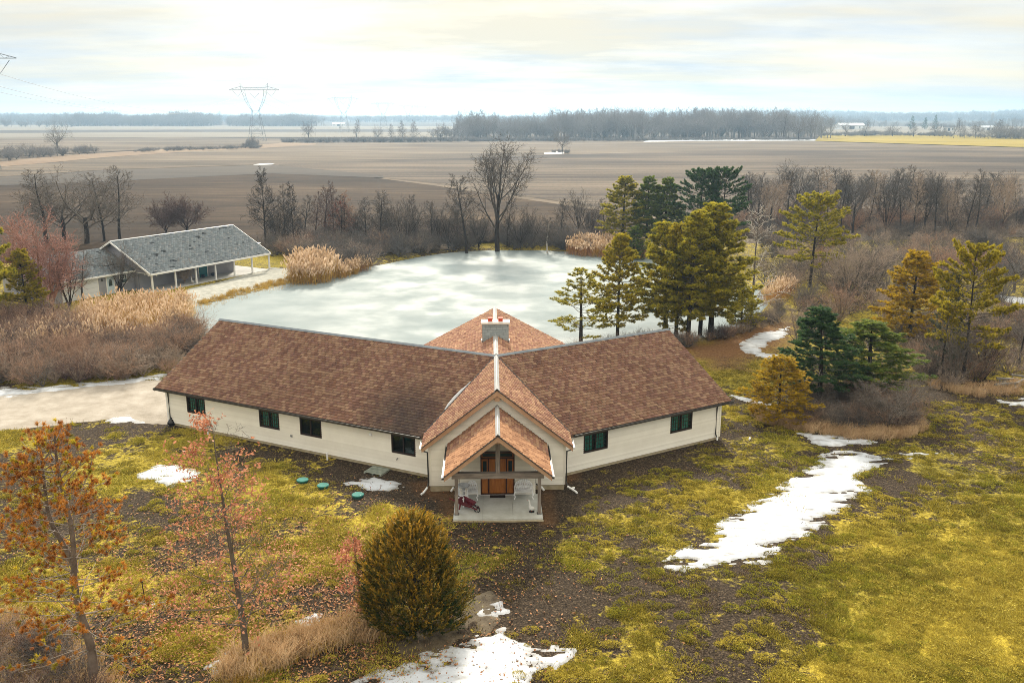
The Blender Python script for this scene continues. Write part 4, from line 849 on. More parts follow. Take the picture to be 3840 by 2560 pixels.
# --- far shore row
FS2 = [(640, 560, 454), (700, 556, 446), (815, 560, 458), (842, 560, 450), (900, 562, 442), (955, 560, 446), (1010, 566, 460), (1050, 566, 454), (1100, 568, 466), (1165, 566, 454), (1222, 564, 464), (1290, 556, 454), (1355, 552, 449), (1392, 552, 454)]
for i, (x, yb, yt) in enumerate(FS2):
    place(('vase0', 'upright1', 'vase1', 'upright2')[i % 4], 'bare_tree', 'low bare tree, %s from the left in the rank behind the shore trees' % ORD[i], x, yb, yt, K_DARK, K_SHORE, wid=(75, 50, 80, 48)[i % 4], group='rank of low bare trees behind the shore')
fs = [('leader0', 'tall straight dark larch-like tree just right of the lake house', 610, 566, 381, K_DARK, K_DARK, 80), ('leader1', 'slender dark tree left of its taller twin beyond the reed clump', 657, 566, 422, K_DARK, K_GREY, 62),
      ('leader0', 'dark straight-trunked tree standing directly behind the reed clump', 678, 582, 414, K_DARK, K_DARK, 60), ('upright1', 'leftmost thin tree of the russet-leaved group on the far shore', 726, 552, 438, K_DARK, K_PURP, 48),
      ('upright0', 'grey tree in the middle of the russet-leaved group on the far shore', 746, 556, 422, K_DARK, K_PURP, 55), ('leader1', 'dark straight tree within the russet-leaved group', 769, 558, 414, K_DARK, K_PURP, 55),
      ('leader0', 'small tree holding russet leaves on the far shore', 792, 560, 436, K_DARK, K_RUST, 60), ('upright2', 'lone slim bare tree on the far shore left of the fan-shaped one', 876, 566, 436, K_GREY, K_GREY, 70),
      ('vase0', 'fan-shaped multi-stem bare tree at the middle of the far shore', 931, 572, 436, K_GREY, K_GREY, 115), ('upright1', 'bare tree right of the fan-shaped tree on the far shore', 992, 562, 458, K_DARK, K_GREY, 60),
      ('upright0', 'columnar topped bare tree left of the tallest tree', 1072, 577, 397, K_GREY, K_GREY, 95), ('tall0', 'tallest bare tree on the far pond shore with wide spreading crown', 1142, 573, 298, K_DARK, K_GREY, 170),
      ('upright2', 'small pale-stemmed tree leaning over the ice', 1257, 576, 498, K_PALE, K_GREY, 60), ('vase1', 'low bare tree beyond the shore thicket left of the dark pines', 1328, 530, 427, K_DARK, K_GREY, 80),
      ('vase1', 'bare thicket tree left of the columnar one at the shore', 1030, 570, 470, K_GREY, K_GREY, 75), ('vase0', 'twiggy bare tree just right of the tallest shore tree', 1195, 568, 478, K_GREY, K_GREY, 80)]
for k, lab, x, yb, yt, a, b, w in fs: place(k, 'bare_tree', lab, x, yb, yt, K_DARK if a is K_GREY else a, K_SHORE if b is K_GREY else b, wid=w, group='bare trees on the far pond shore')
# --- pines by the pond
PN = [('pine0', 'leftmost tall green pine of the group behind the pond', 1429, 566, 405, N_OLV, 104), ('pine1', 'narrow green pine second from left behind the pond', 1485, 567, 405, N_GRN, 80), ('pine1', 'narrow green pine third from left behind the pond', 1526, 568, 408, N_GRN, 85),
      ('pine2', 'dark bushy pine left of the pair at the right of the far pine group', 1602, 574, 395, N_DRK, 120), ('pine2', 'darkest tall pine at the right end of the far pine group', 1655, 576, 393, N_DRK, 110),
      ('pine0', 'slim yellowish pine standing alone before the ice behind the right wing', 1418, 772, 540, N_LIM, 118), ('pine4', 'sparse thin-needled pine nearest the roof ridge at the pond', 1334, 788, 618, N_OLV, 150),
      ('pine0', 'olive pine at the left of the large cluster on the near shore', 1528, 755, 512, N_OLV, 150), ('pine0', 'pine in the middle of the large near-shore cluster', 1580, 781, 486, N_OLV, 150), ('pine1', 'yellowish pine filling the gap left in the near-shore cluster', 1553, 768, 512, N_LIM, 110), ('pine0', 'bushy lime pine behind the tallest of the near-shore cluster', 1608, 762, 492, N_LIM, 140), ('pine0', 'tallest olive pine of the large near-shore cluster', 1632, 768, 470, N_OLV, 185),
      ('pine2', 'olive pine half hidden in bare brush right of the dead tree', 1860, 660, 452, N_OLV, 150), ('pine3', 'bright golden-yellow pine at the right', 2086, 790, 580, N_YEL, 150), ('pine2', 'green pine with rounded top at the far right behind brush', 2210, 880, 574, N_LIM, 165),
      ('spruce', 'thin greyish-green conifer left of the rounded green pine', 2160, 870, 625, N_BLU, 80), ('pine0', 'dark green pine with a bare lower trunk in the shrub island', 1880, 932, 708, N_DRK, 180), ('pine0', 'broad green pine spreading right over the shrub island', 1990, 908, 736, N_GRN, 215),
      ('pine3', 'small golden pine at the left end of the shrub island', 1786, 970, 820, N_YEL, 150), ('pine3', 'low olive pine bough mass below the dead tree', 1702, 752, 655, N_OLV, 80), ('pine1', 'small green pine under the far pines at the reed edge', 1455, 590, 520, N_GRN, 60)]
for k, lab, x, yb, yt, m, w in PN: place(k, 'pine_tree', lab, x, yb, yt, K_DARK, m, wid=w, brk=K_GREY)
place('snag0', 'dead_tree', 'dead silver-white tree without bark right of the pine cluster', 1723, 742, 472, K_GREY, K_PALE, wid=125)
# --- woodland row at the right
RW = [(1728, 500, 393), (1752, 502, 392), (1784, 508, 390), (1829, 508, 364), (1876, 505, 380), (1918, 505, 380), (1942, 506, 384), (1972, 508, 388), (2016, 508, 385), (2052, 510, 384), (2083, 512, 376), (2108, 514, 386), (2130, 516, 390), (2158, 520, 392), (2194, 520, 408), (2257, 514, 390), (2279, 510, 385), (2334, 518, 412)]
for i, (x, yb, yt) in enumerate(RW):
    place(('upright0', 'tall0', 'upright1', 'tall0', 'upright2')[i % 5], 'bare_tree', 'bare woodland tree, %s from the left in the row behind the right-hand brush' % ORD[i], x, yb, yt, K_DARK, (K_BLUE, K_GREY, K_RUST if i in (12, 13) else K_BLUE)[i % 3], wid=(70, 95, 60, 110, 75)[i % 5], group='woodland row behind the right-hand brush')
RW2 = [(1712, 530, 402), (1741, 528, 394), (1768, 532, 400), (1806, 530, 386), (1850, 528, 392), (1898, 532, 386), (1930, 534, 389), (1958, 536, 394), (1994, 534, 386), (2034, 538, 390), (2068, 536, 388), (2096, 540, 394), (2122, 538, 392), (2146, 542, 396), (2178, 540, 399), (2215, 545, 404), (2240, 538, 386), (2300, 540, 389)]
for i, (x, yb, yt) in enumerate(RW2):
    place(('upright1', 'upright2', 'tall0', 'upright0', 'vase1')[i % 5], 'bare_tree', 'bare woodland tree, %s from the left in the lower nearer row beyond the right-hand brush' % ORD[i], x, yb, yt, K_DARK, (K_SHORE, K_BLUE, K_TAN)[i % 3], wid=(62, 55, 80, 60, 75)[i % 5], group='lower nearer woodland row at the right')
RM = [('vase0', 'large grey multi-stem bare tree in the middle of the right-hand brush', 1955, 692, 530, K_GREY, K_TAN, 170), ('vase1', 'bare multi-stem tree just right of the large grey one', 2005, 690, 560, K_GREY, K_GREY, 120), ('vase0', 'fan-shaped tan bare tree behind the golden pine', 2142, 640, 535, K_TAN, K_RUST, 130),
      ('round0', 'dense dark round bare tree near the right photo edge', 2252, 590, 516, K_DARK, K_BLUE, 80), ('oak1', 'pale grey spreading bare tree at the right photo edge', 2328, 672, 525, K_GREY, K_BLUE, 150), ('vase1', 'pinkish bare tree in the brush below the woodland row', 2230, 640, 560, K_TAN, K_PINK, 130),
      ('vase1', 'reddish-brown bare bush-tree left of the large grey one', 1890, 640, 545, K_GREY, K_RUST, 110), ('vase0', 'wide grey bare shrub filling the right half of the shrub island', 2035, 985, 835, K_GREY, K_GREY, 200), ('vase1', 'bare tree in the brush below the rounded green pine', 2190, 890, 705, K_GREY, K_GREY, 170),
      ('vase0', 'dark bare tree right of the brush below the rounded green pine', 2262, 870, 725, K_DARK, K_PURP, 120), ('vase1', 'bare shrub-tree left of the zigzag snow patch', 1830, 790, 690, K_GREY, K_TAN, 120), ('leader1', 'slender bare sapling at the right edge above the timber heap', 2340, 840, 700, K_DARK, K_GREY, 90),
      ('vase1', 'bare russet shrub-tree in front of the large grey one', 1930, 735, 640, K_GREY, K_RUST, 130), ('vase0', 'tan bare shrub-tree left of the golden pine', 2030, 745, 630, K_TAN, K_TAN, 120)]
for k, lab, x, yb, yt, a, b, w in RM: place(k, 'bare_tree', lab, x, yb, yt, a, b, wid=w)
# --- trees out in the fields
FT = [('oak1', 'double-trunked bare field tree far left beyond the brown field', 134, 352, 275, 60), ('upright0', 'small bare bush-tree in front of the nearest pylon', 578, 340, 312, 22), ('oak0', 'lone bare tree at the left end of the far hedge', 710, 324, 266, 42), ('upright1', 'narrow bare tree second along the far hedge', 819, 324, 272, 20),
      ('oak1', 'bare hedge tree right of the narrow second one', 868, 325, 284, 28), ('upright2', 'thin bare hedge tree under the third pylon', 899, 325, 284, 16), ('leader0', 'pointed bare hedge tree right of the thin one', 925, 325, 275, 22), ('leader1', 'second pointed bare hedge tree at the wood corner', 952, 326, 275, 24), ('oak0', 'bare tree where the hedge meets the big wood', 1012, 325, 272, 34),
      ('oak1', 'lone bare tree standing in the middle of the field', 1291, 353, 288, 46), ('oak0', 'big bare tree at the right end of the far wood', 1834, 323, 252, 62), ('upright2', 'bare tree just left of the big one at the wood end', 1800, 322, 262, 26), ('upright0', 'bare tree just right of the big one at the wood end', 1862, 322, 268, 26)]
for k, lab, x, yb, yt, w in FT: place(k, 'bare_tree', lab, x, yb, yt, K_DARK, K_GREY, wid=w)
for i, (x, yb, yt) in enumerate([(1942, 314, 272), (1985, 314, 276), (2050, 314, 280), (2098, 315, 281), (2148, 312, 275), (2205, 317, 270), (2240, 318, 268), (2290, 318, 272)]):
    place(('oak1', 'upright1', 'oak0', 'upright0')[i % 4], 'bare_tree', 'bare tree, %s from the left in the hedge beyond the golden field' % ORD[i], x, yb, yt, K_DARK, K_GREY, wid=(34, 24, 36, 22)[i % 4], group='hedge trees beyond the golden field')
for i, (x, yb, yt) in enumerate([(2094, 298, 266), (2123, 298, 270), (2146, 298, 264)]): place('spruce', 'fir_tree', 'small dark far-off fir, %s of three beyond the golden field' % ORD[i], x, yb, yt, K_DARK, N_DRK, wid=12, group='three firs beyond the golden field')

# --- foreground: young oak, sapling, cedar, browning pine
def leafy(kind, name, label, x, y, ytop, wid, seed, n, m, tk, rz=0.0):
    p = PROTO[kind]; o = place(kind, name, label, x, y, ytop, tk, tk, wid=wid, rz=rz); r = R_(seed)
    T = p['tips'][r.randint(0, len(p['tips']), n)]; T = T[(vn(T[:, 0] + 20, T[:, 1] + 20 + T[:, 2], 1.1, 4) > .38)]
    C = T + r.normal(0, .10, T.shape); K = len(C); a = r.normal(0, 1, (K, 3)); a /= np.linalg.norm(a, axis=1, keepdims=True); b = np.cross(a, r.normal(0, 1, (K, 3))); b /= np.linalg.norm(b, axis=1, keepdims=True)
    L = r.uniform(.05, .10, (K, 1)); W = L * .45
    V = np.stack([C - a * L, C + b * W + a * L * .1, C + a * L + np.cross(a, b) * L * .25, C - b * W + a * L * .1], 1).reshape(-1, 3); F = np.arange(len(V)).reshape(-1, 4)
    me = mesh_np('leaves', V, [F], {'t': np.repeat(np.clip(r.normal(.5, .28, K), 0, 1), 4)}, [m]); link('leaves', me, o); return o
BT['young'] = dict(H=10.4, L=10.4, r=.15, lev=4, seg=[12, 6, 4, 2], tip=[.05, .15, .25, .3], wig=[.025, .07, .18, .22], up=[.015, .015, .02, .02], n=[52, 8, 6, 0], t0=[.13, .22, .2, 0], rr=[.26, .5, .6], env=[lambda t: 1.15 - .85 * t, one, one], ang=[70, 45, 45], lr=[.27, .38, .5], minr=.006)
PROTO['young'] = bare_proto('young', 31)
leafy('young', 'oak_tree', 'young oak with sparse orange-red leaves in the front left lawn', 567, 1516, 925, 330, 3, 4600, L_OAK, K_OAK, 0.6)
BT['sap'] = dict(BT['young'], H=3.9, L=3.9, r=.05, n=[22, 5, 4, 0], lr=[.22, .4, .5], minr=.004); PROTO['sap'] = bare_proto('sap', 33)
leafy('sap', 'oak_sapling', 'thin oak sapling with orange leaves just left of the cedar', 829, 1402, 1203, 105, 5, 1500, L_OAK, K_OAK)
leafy('leader1', 'oak_sapling', 'russet-leaved small oak among the far shore trees', 786, 562, 446, 70, 6, 2600, L_RED, K_DARK)
def cedar():
    r = R_(77); X, Y = G(952, 1436); o = thing('cedar_tree', 'dense dark cedar bush with bronzed tips beside the front path', 'tree', (X, Y, gz1(X, Y)), 0.4)
    H = 4.75; Rm = 1.85; n = 3400
    t = r.beta(1.15, 1.5, n); az = r.uniform(0, 6.28, n); prof = np.where(t < .16, .80 + 1.2 * t, (1 - ((t - .16) / .86) ** 2.5) ** .8); prof = np.clip(prof, 0.02, 1)
    lob = 1 + .20 * np.sin(az * 3 + t * 7) * np.sin(t * 13 + az * 2) + .34 * (vn(az * 1.6 + 9, t * 6, 1.0, 3) - .5) + r.normal(0, .05, n)
    rad = Rm * prof * lob * np.clip(1 - r.exponential(.16, n), .25, 1.08)
    P = np.c_[rad * np.cos(az), rad * np.sin(az), .12 + t * H * .97]; D = np.c_[np.cos(az), np.sin(az), .75 + t * 1.3] + r.normal(0, .28, (n, 3)); D /= np.linalg.norm(D, axis=1, keepdims=True)
    nb = 20; ax = np.repeat(D, nb, 0); s = np.tile(np.linspace(0, 1, nb), n); C = np.repeat(P, nb, 0) + ax * (s * .50)[:, None] * np.repeat(r.uniform(.6, 1.2, n), nb)[:, None]
    V, F = blades(C, ax + r.normal(0, .55, C.shape), r.uniform(.10, .20, len(C)) * (1.15 - .5 * s), r.uniform(.03, .055, len(C)), r)
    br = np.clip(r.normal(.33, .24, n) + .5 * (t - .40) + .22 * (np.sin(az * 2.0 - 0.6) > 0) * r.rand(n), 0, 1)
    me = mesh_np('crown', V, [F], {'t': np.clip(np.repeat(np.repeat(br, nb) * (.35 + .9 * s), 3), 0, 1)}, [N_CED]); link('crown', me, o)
    tr = [(np.array([[0, 0, -.3], [0, 0, 2], [0.05, 0, H - .5]]), np.array([.16, .11, .02]), 0)]
    for k in range(60): a = r.uniform(0, 6.28); z = r.uniform(.3, H * .8); L = Rm * .75 * (1 - z / H); tr.append((np.array([[0, 0, z], [math.cos(a) * L * .5, math.sin(a) * L * .5, z + .2], [math.cos(a) * L, math.sin(a) * L, z + .5]]), np.array([.035, .025, .01]), 1))
    V, F = tubes(tr, [7, 4]); link('trunk', mesh_np('trunk', V, [F], None, [K_DARK], True), o)
cedar()
def red_pine():
    r = R_(91); X, Y = G(214, 1572); o = thing('pine_tree', 'half-dead pine with orange-brown needle tufts in the front left corner', 'tree', (X, Y, gz1(X, Y)), 0.0)
    H = 9.9; stems = []; br = []; P = []; D = []
    tp = np.array([[.1 * math.sin(z * 1.3) - .02 * z, .08 * math.sin(z), z] for z in np.linspace(-.4, H, 16)]); stems.append((tp, np.linspace(.19, .03, 16), 0))
    z2 = np.linspace(4.6, H - .5, 9); t2 = np.c_[-.10 - .75 * sstep(4.6, 7.0, z2), .2 * (z2 - 4.6) / 5, z2]; stems.append((t2, np.linspace(.11, .025, 9), 0))
    for st, zlo, zhi, nw in ((tp, 1.2, H, 30), (t2, 5.6, H - .5, 12)):
        for z in np.linspace(zlo, zhi - .3, nw):
            c = np.array([np.interp(z, st[:, 2], st[:, 0]), np.interp(z, st[:, 2], st[:, 1]), z]); t = z / H
            for b in range(r.randint(3, 5)):
                az = r.uniform(0, 6.28); L = (2.9 * (1 - t) ** .6 * (.7 + .5 * min(1, t * 3)) + .35) * r.uniform(.55, 1.15); el = math.radians(-2 + 32 * t + r.normal(0, 8))
                d = np.array([math.cos(az) * math.cos(el), math.sin(az) * math.cos(el), math.sin(el)]); pts = [c]; dd = d
                for k in range(6): dd = norm(dd + [0, 0, .05] + r.normal(0, .10, 3)); pts.append(pts[-1] + dd * L / 6)
                pts = np.array(pts); br.append((pts, np.linspace(.024, .008, 7), 1)); live = r.rand() < .86
                if live:
                    P.append(pts[-1]); D.append(dd)
                    for q in range(int(3 + L * 3.6)):
                        f = r.uniform(.45, 1); i = min(int(f * 6), 5); bs = pts[i] + (pts[i + 1] - pts[i]) * (f * 6 - i); e = bs + norm(dd + r.normal(0, .6, 3) + [0, 0, .3]) * r.uniform(.12, .42)
                        br.append((np.array([bs, (bs + e) / 2, e]), np.array([.010, .008, .006]), 2)); P.append(e); D.append(norm(e - bs))
    P = np.array(P); D = np.array(D); nb = 40; V, F = tufts(P, D, r, nb, .16, .022, .62); k = len(P)
    gm = r.rand(k) < (.20 + .12 * (P[:, 2] < 3)); tv = np.repeat(np.clip(r.normal(.5, .25, k), 0, 1), nb * 3)
    fm = np.repeat(gm, nb)
    link('orange_needles', mesh_np('orange_needles', V, [F[~fm]], {'t': tv}, [N_ORG]), o); link('green_needles', mesh_np('green_needles', V, [F[fm]], {'t': tv}, [N_LIM]), o)
    V, F = tubes(stems, [8]); link('trunk', mesh_np('trunk', V, [F], None, [bark('bark_redpine', (.10, .075, .06), (.24, .19, .16))], True), o)
    V, F = tubes(br, [4, 4, 3]); link('branches', mesh_np('branches', V, [F], None, [bark('branch_grey', (.20, .165, .14), (.36, .31, .27))]), o)
red_pine()

# ------------------------------------------------------------------ uncountable vegetation
def lib(name, me):
    """read a plant mesh back as arrays so that each scatter carries its own plants"""
    v = np.zeros(len(me.vertices) * 3, np.float32); me.vertices.foreach_get('co', v)
    f = np.zeros(len(me.loops), np.int32); me.loops.foreach_get('vertex_index', f); k = me.polygons[0].loop_total
    mi = np.zeros(len(me.polygons), np.int32); me.polygons.foreach_get('material_index', mi)
    t = np.full(len(me.vertices), .5, np.float32)
    if 't' in me.attributes: me.attributes['t'].data.foreach_get('value', t)
    return dict(V=v.reshape(-1, 3), F=f.reshape(-1, k), mi=mi, mats=list(me.materials), t=t)
def scatter(name, label, cat, P, S, RZ, IDX, protos, tilt=.08, seed=0):
    """one object of uncountable plants: a few plant shapes instanced on ground points"""
    n = len(P); r = R_(seed + 5); V = [np.asarray(P, np.float32)]; pid = [np.full(n, -1)]; F = {}; off = n; mats = []; tt = [np.zeros(n)]
    rot = np.c_[r.normal(0, tilt, n), r.normal(0, tilt, n), RZ]
    fl = []; ml = []
    for k, p in enumerate(protos):
        mi = [];
        for m in p['mats']:
            if m not in mats: mats.append(m)
            mi.append(mats.index(m))
        V.append(p['V']); pid.append(np.full(len(p['V']), k)); tt.append(p['t']); fl.append(p['F'] + off); ml.append(np.array(mi)[p['mi']]); off += len(p['V'])
    me = mesh_np(name, np.concatenate(V), fl, {'t': np.concatenate(tt)}, mats, midx=np.concatenate(ml)); N_ = off
    pad = lambda a, w: np.concatenate([np.asarray(a, np.float32).reshape(n, w), np.zeros((N_ - n, w), np.float32)])
    me.attributes.new('rot', 'FLOAT_VECTOR', 'POINT').data.foreach_set('vector', pad(rot, 3).ravel()); me.attributes.new('scl', 'FLOAT_VECTOR', 'POINT').data.foreach_set('vector', pad(S, 3).ravel())
    me.attributes.new('idx', 'INT', 'POINT').data.foreach_set('value', np.concatenate([np.asarray(IDX), np.full(N_ - n, -1)]).astype(np.int32)); me.attributes.new('pid', 'INT', 'POINT').data.foreach_set('value', np.concatenate(pid).astype(np.int32))
    o = link(name, me); tag(o, label, cat, kind='stuff')
    ng = bpy.data.node_groups.new(name, 'GeometryNodeTree'); ng.interface.new_socket('Geometry', in_out='INPUT', socket_type='NodeSocketGeometry'); ng.interface.new_socket('Geometry', in_out='OUTPUT', socket_type='NodeSocketGeometry')
    gi = ng.nodes.new('NodeGroupInput'); go = ng.nodes.new('NodeGroupOutput'); jn = ng.nodes.new('GeometryNodeJoinGeometry')
    def na(nm, ty): a = ng.nodes.new('GeometryNodeInputNamedAttribute'); a.data_type = ty; a.inputs[0].default_value = nm; return a.outputs[0]
    ro, sl_, ix, pi_ = na('rot', 'FLOAT_VECTOR'), na('scl', 'FLOAT_VECTOR'), na('idx', 'INT'), na('pid', 'INT')
    def eq(att, k): cp = ng.nodes.new('FunctionNodeCompare'); cp.data_type = 'INT'; cp.operation = 'EQUAL'; ng.links.new(att, cp.inputs[2]); cp.inputs[3].default_value = k; return cp.outputs[0]
    def part(k): sg = ng.nodes.new('GeometryNodeSeparateGeometry'); ng.links.new(gi.outputs[0], sg.inputs[0]); ng.links.new(eq(pi_, k), sg.inputs[1]); return sg.outputs[0]
    pts = part(-1)
    for k in range(len(protos)):
        ip = ng.nodes.new('GeometryNodeInstanceOnPoints'); ng.links.new(pts, ip.inputs['Points']); ng.links.new(eq(ix, k), ip.inputs['Selection']); ng.links.new(part(k), ip.inputs['Instance']); ng.links.new(ro, ip.inputs['Rotation']); ng.links.new(sl_, ip.inputs['Scale'])
        ng.links.new(ip.outputs[0], jn.inputs[0])
    ng.links.new(jn.outputs[0], go.inputs[0]); md = o.modifiers.new('plants', 'NODES'); md.node_group = ng; return o
def fill(P, n, r):
    lo, hi = P.min(0), P.max(0); q = np.zeros((0, 2))
    while len(q) < n: c = r.uniform(lo, hi, (n * 3, 2)); q = np.vstack([q, c[inside(P, c[:, 0], c[:, 1])]])
    return q[:n]
def bush_mesh(name, seed, n1, h, w, m, up=.10, ang=45, tw=6, rad=.02, sub=5):
    S = dict(H=h, L=.12, r=.05, lev=4, seg=[1, 5, 3, 2], tip=[1, .25, .3, .3], wig=[0, .12, .2, .25], up=[0, up, .06, .03], n=[n1, tw, sub, 0], t0=[.1, .25, .2, 0], rr=[.6, .6, .65], env=[one, one, one], ang=[ang, 38, 40], lr=[h / .12 * .95, .36, .5], minr=.008)
    out = []; grow(out, R_(seed), np.zeros(3), np.array([0, 0, 1.0]), S['L'], S['r'], 0, S); out = [(p, np.minimum(q, rad), l) for p, q, l in out]
    k = h / max(p[:, 2].max() for p, _, _ in out); V, F = tubes([(p * k, q, l) for p, q, l in out], [4, 4, 3, 3]); return mesh_np(name, V, [F], None, [m])
BM = [lib('brush', bush_mesh('brush', 1, 16, 2.6, 1, K_GREY)), lib('brush', bush_mesh('brush', 2, 18, 2.4, 1, K_TAN, ang=38)), lib('brush', bush_mesh('brush', 3, 16, 2.5, 1, K_RUST, ang=36)), lib('brush', bush_mesh('brush', 4, 18, 2.8, 1, K_BLUE, ang=48)), lib('brush', bush_mesh('brush', 5, 16, 2.3, 1, K_PURP, ang=40))]
def thicket(name, label, pts, n, hs, mix, seed, cat='brush', z=0.0, keep=None, protos=BM):
    r = R_(seed); P = fill(poly(pts, z), n, r)
    if keep is not None: P = P[keep(P[:, 0], P[:, 1])]
    n = len(P); zz_ = gz(P[:, 0], P[:, 1]); s = r.uniform(hs[0], hs[1], n); idx = r.choice(len(protos), n, p=np.array(mix) / sum(mix))
    return scatter(name, label, cat, np.c_[P, zz_ - .05], np.c_[s * r.uniform(.9, 1.35, n), s * r.uniform(.9, 1.35, n), s], r.uniform(0, 6.28, n), idx, protos, .12, seed)
offp = lambda x, y: sdist(POND, x, y) < -0.3
thicket('thicket', 'dense grey and rusty bare thicket between the gravel drive and the reeds', [(-260, 800), (0, 790), (150, 800), (300, 790), (430, 765), (462, 775), (452, 815), (400, 858), (250, 876), (100, 888), (-260, 900)], 400, (.6, 1.25), (2, 3, 6, .5, 2), 1)
thicket('thicket', 'grey bare thicket lining the far shore of the pond', [(590, 585), (640, 552), (720, 546), (860, 548), (1000, 548), (1200, 548), (1400, 550), (1420, 582), (1320, 577), (1250, 573), (1080, 574), (960, 588), (850, 609), (780, 630), (740, 634), (690, 600), (640, 590)], 430, (.7, 1.7), (5, 2, .3, 5, .6), 2, keep=offp)
thicket('thicket', 'bare brush covering the ground below the woodland row at the right', [(1740, 545), (1900, 530), (2352, 520), (2500, 520), (2500, 660), (2330, 700), (2200, 700), (2000, 720), (1850, 770), (1780, 720), (1760, 660)], 430, (.6, 1.6), (5, 4, .6, 3, .3), 3, keep=offp)
thicket('thicket', 'dark tangled brush at the foot of the green pine at the right', [(2050, 770), (2150, 740), (2352, 720), (2480, 720), (2480, 870), (2352, 860), (2250, 890), (2140, 890), (2060, 830)], 170, (.5, 1.2), (3, 2, 2, 2, 1), 4)
thicket('thicket', 'brush filling the shrub island right of the house', [(1790, 935), (1850, 915), (1980, 905), (2080, 930), (2105, 975), (2040, 1000), (1900, 985), (1800, 975)], 120, (.35, .95), (3, 2, 2, 2, 1), 5)
thicket('thicket', 'bare brush along the near pond edge under the pines', [(1290, 800), (1420, 786), (1520, 776), (1600, 778), (1700, 752), (1790, 700), (1800, 740), (1700, 770), (1580, 798), (1300, 812)], 90, (.35, .75), (3, 2, 1, 2, 1), 6)
thicket('thicket', 'olive-brown scrub filling the bottom left corner', [(-60, 1470), (60, 1450), (140, 1500), (210, 1568), (200, 1660), (-60, 1660)], 46, (.35, .7), (3, 3, 1, 1, 1), 7)
thicket('thicket', 'bare scrub behind the woodland row along the field edge', [(1690, 520), (2352, 500), (2600, 500), (2600, 520), (2352, 524), (1690, 548)], 150, (1.1, 2.3), (2, 1, 2, 3, 2), 8)
# reeds and dry grasses
def reed_mesh(seed, n, h, w, m1, m2, plume=True, bend=.16, lw=.02):
    r = R_(seed); V = []; F = []; mi = []
    def quad(a, b, s, s2): o = len(V); V.extend([a - s, a + s, b + s2, b - s2]); F.append((o, o + 1, o + 2, o + 3))
    for k in range(n):
        p = np.array([r.normal(0, w), r.normal(0, w), 0]); a = r.uniform(0, 6.28); hh = h * r.uniform(.7, 1.1); d = np.array([math.cos(a), math.sin(a), 0]); bd = r.uniform(0, bend) * hh; s = np.array([-math.sin(a + 1), math.cos(a + 1), 0]) * lw * .5
        q = p + d * bd * .35 + [0, 0, hh * .6]; e = p + d * bd + [0, 0, hh]
        quad(p, q, s, s * .9); mi.append(0); quad(q, e, s * .9, s * .5); mi.append(0)
        for _ in range(3 if plume else 1):
            f = r.uniform(.15, .8); b = p + (q - p) * min(1, f / .6); a2 = r.uniform(0, 6.28); l = hh * r.uniform(.18, .32); t = b + np.array([math.cos(a2) * l * .6, math.sin(a2) * l * .6, l * .6]); quad(b, t, s * 1.2, s * .2); mi.append(0)
        if plume:
            for a3 in (0, 1.57):
                s3 = np.array([math.cos(a + a3), math.sin(a + a3), 0]) * .055 * r.uniform(.7, 1.2); m_ = e + d * .05 + [0, 0, .14]; quad(e - [0, 0, .08], m_, s3 * .4, s3); mi.append(1); quad(m_, m_ + d * .08 + [0, 0, .14], s3, s3 * .15); mi.append(1)
    return mesh_np('reed', np.array(V), [np.array(F)], None, [m1, m2], midx=mi)
R_STEM = mat('reed_stem', (.36, .20, .035), (.62, .40, .10), rough=.8, rand=1, transl=.25); R_PLM = mat('reed_plume', (.52, .36, .21), (.76, .60, .44), rough=.9, rand=1, transl=.3); R_RST = mat('reed_rust', (.30, .13, .05), (.46, .24, .11), rough=.8, rand=1, transl=.2)
G_TAN = mat('dry_grass', (.42, .27, .14), (.70, .51, .31), rough=.9, rand=1, transl=.2); G_GOLD = mat('golden_grass', (.36, .22, .04), (.58, .40, .10), rough=.9, rand=1, transl=.2)
RD = [lib('reed', reed_mesh(1, 14, 2.3, .35, R_STEM, R_PLM)), lib('reed', reed_mesh(2, 14, 2.1, .35, R_STEM, R_PLM)), lib('reed', reed_mesh(3, 14, 2.2, .35, R_RST, R_PLM)), lib('dry_grass', reed_mesh(4, 34, .85, .16, G_TAN, G_TAN, False, .7, .018)), lib('dry_grass', reed_mesh(5, 34, .6, .18, G_GOLD, G_GOLD, False, .6, .02)), lib('reed', reed_mesh(6, 7, 1.0, .3, R_STEM, R_PLM, False, .3))]
thicket('reeds', 'tall golden reed bed in front of the grey lake house', [(190, 728), (260, 718), (340, 712), (420, 706), (448, 706), (442, 744), (400, 760), (320, 775), (220, 775), (170, 755)], 280, (.7, 1.05), (3, 2, 1), 11, 'reeds', protos=RD[:3])
thicket('thicket', 'taller rusty bushes at the left edge below the pink-budded maple', [(-60, 770), (60, 750), (170, 760), (200, 785), (100, 810), (-60, 815)], 60, (1.0, 1.6), (1, 1, 5, 0, 3), 10)
thicket('reeds', 'plumed reeds mixed into the rusty thicket left of the drive', [(-60, 800), (60, 775), (230, 765), (330, 775), (420, 765), (380, 800), (200, 815), (-60, 830)], 150, (.7, 1.0), (2, 2, 3), 12, 'reeds', protos=RD[:3])
thicket('reeds', 'plumed reed clump at the corner of the ice beside the lake house', [(668, 640), (690, 622), (740, 618), (772, 626), (760, 642), (700, 650), (676, 652)], 150, (.95, 1.35), (3, 2, 0.4), 13, 'reeds', protos=RD[:3])
thicket('reeds', 'thin golden reeds along the far left shore of the ice', [(772, 632), (800, 620), (850, 608), (856, 614), (810, 628), (776, 638)], 70, (.6, .95), (3, 2, 1), 14, 'reeds', protos=RD[:3])
thicket('reeds', 'rust-coloured reeds with white plumes below the far pines', [(1302, 580), (1330, 572), (1400, 574), (1480, 582), (1480, 592), (1400, 588), (1330, 584)], 170, (.9, 1.25), (0.5, 1, 3), 15, 'reeds', protos=RD[:3])
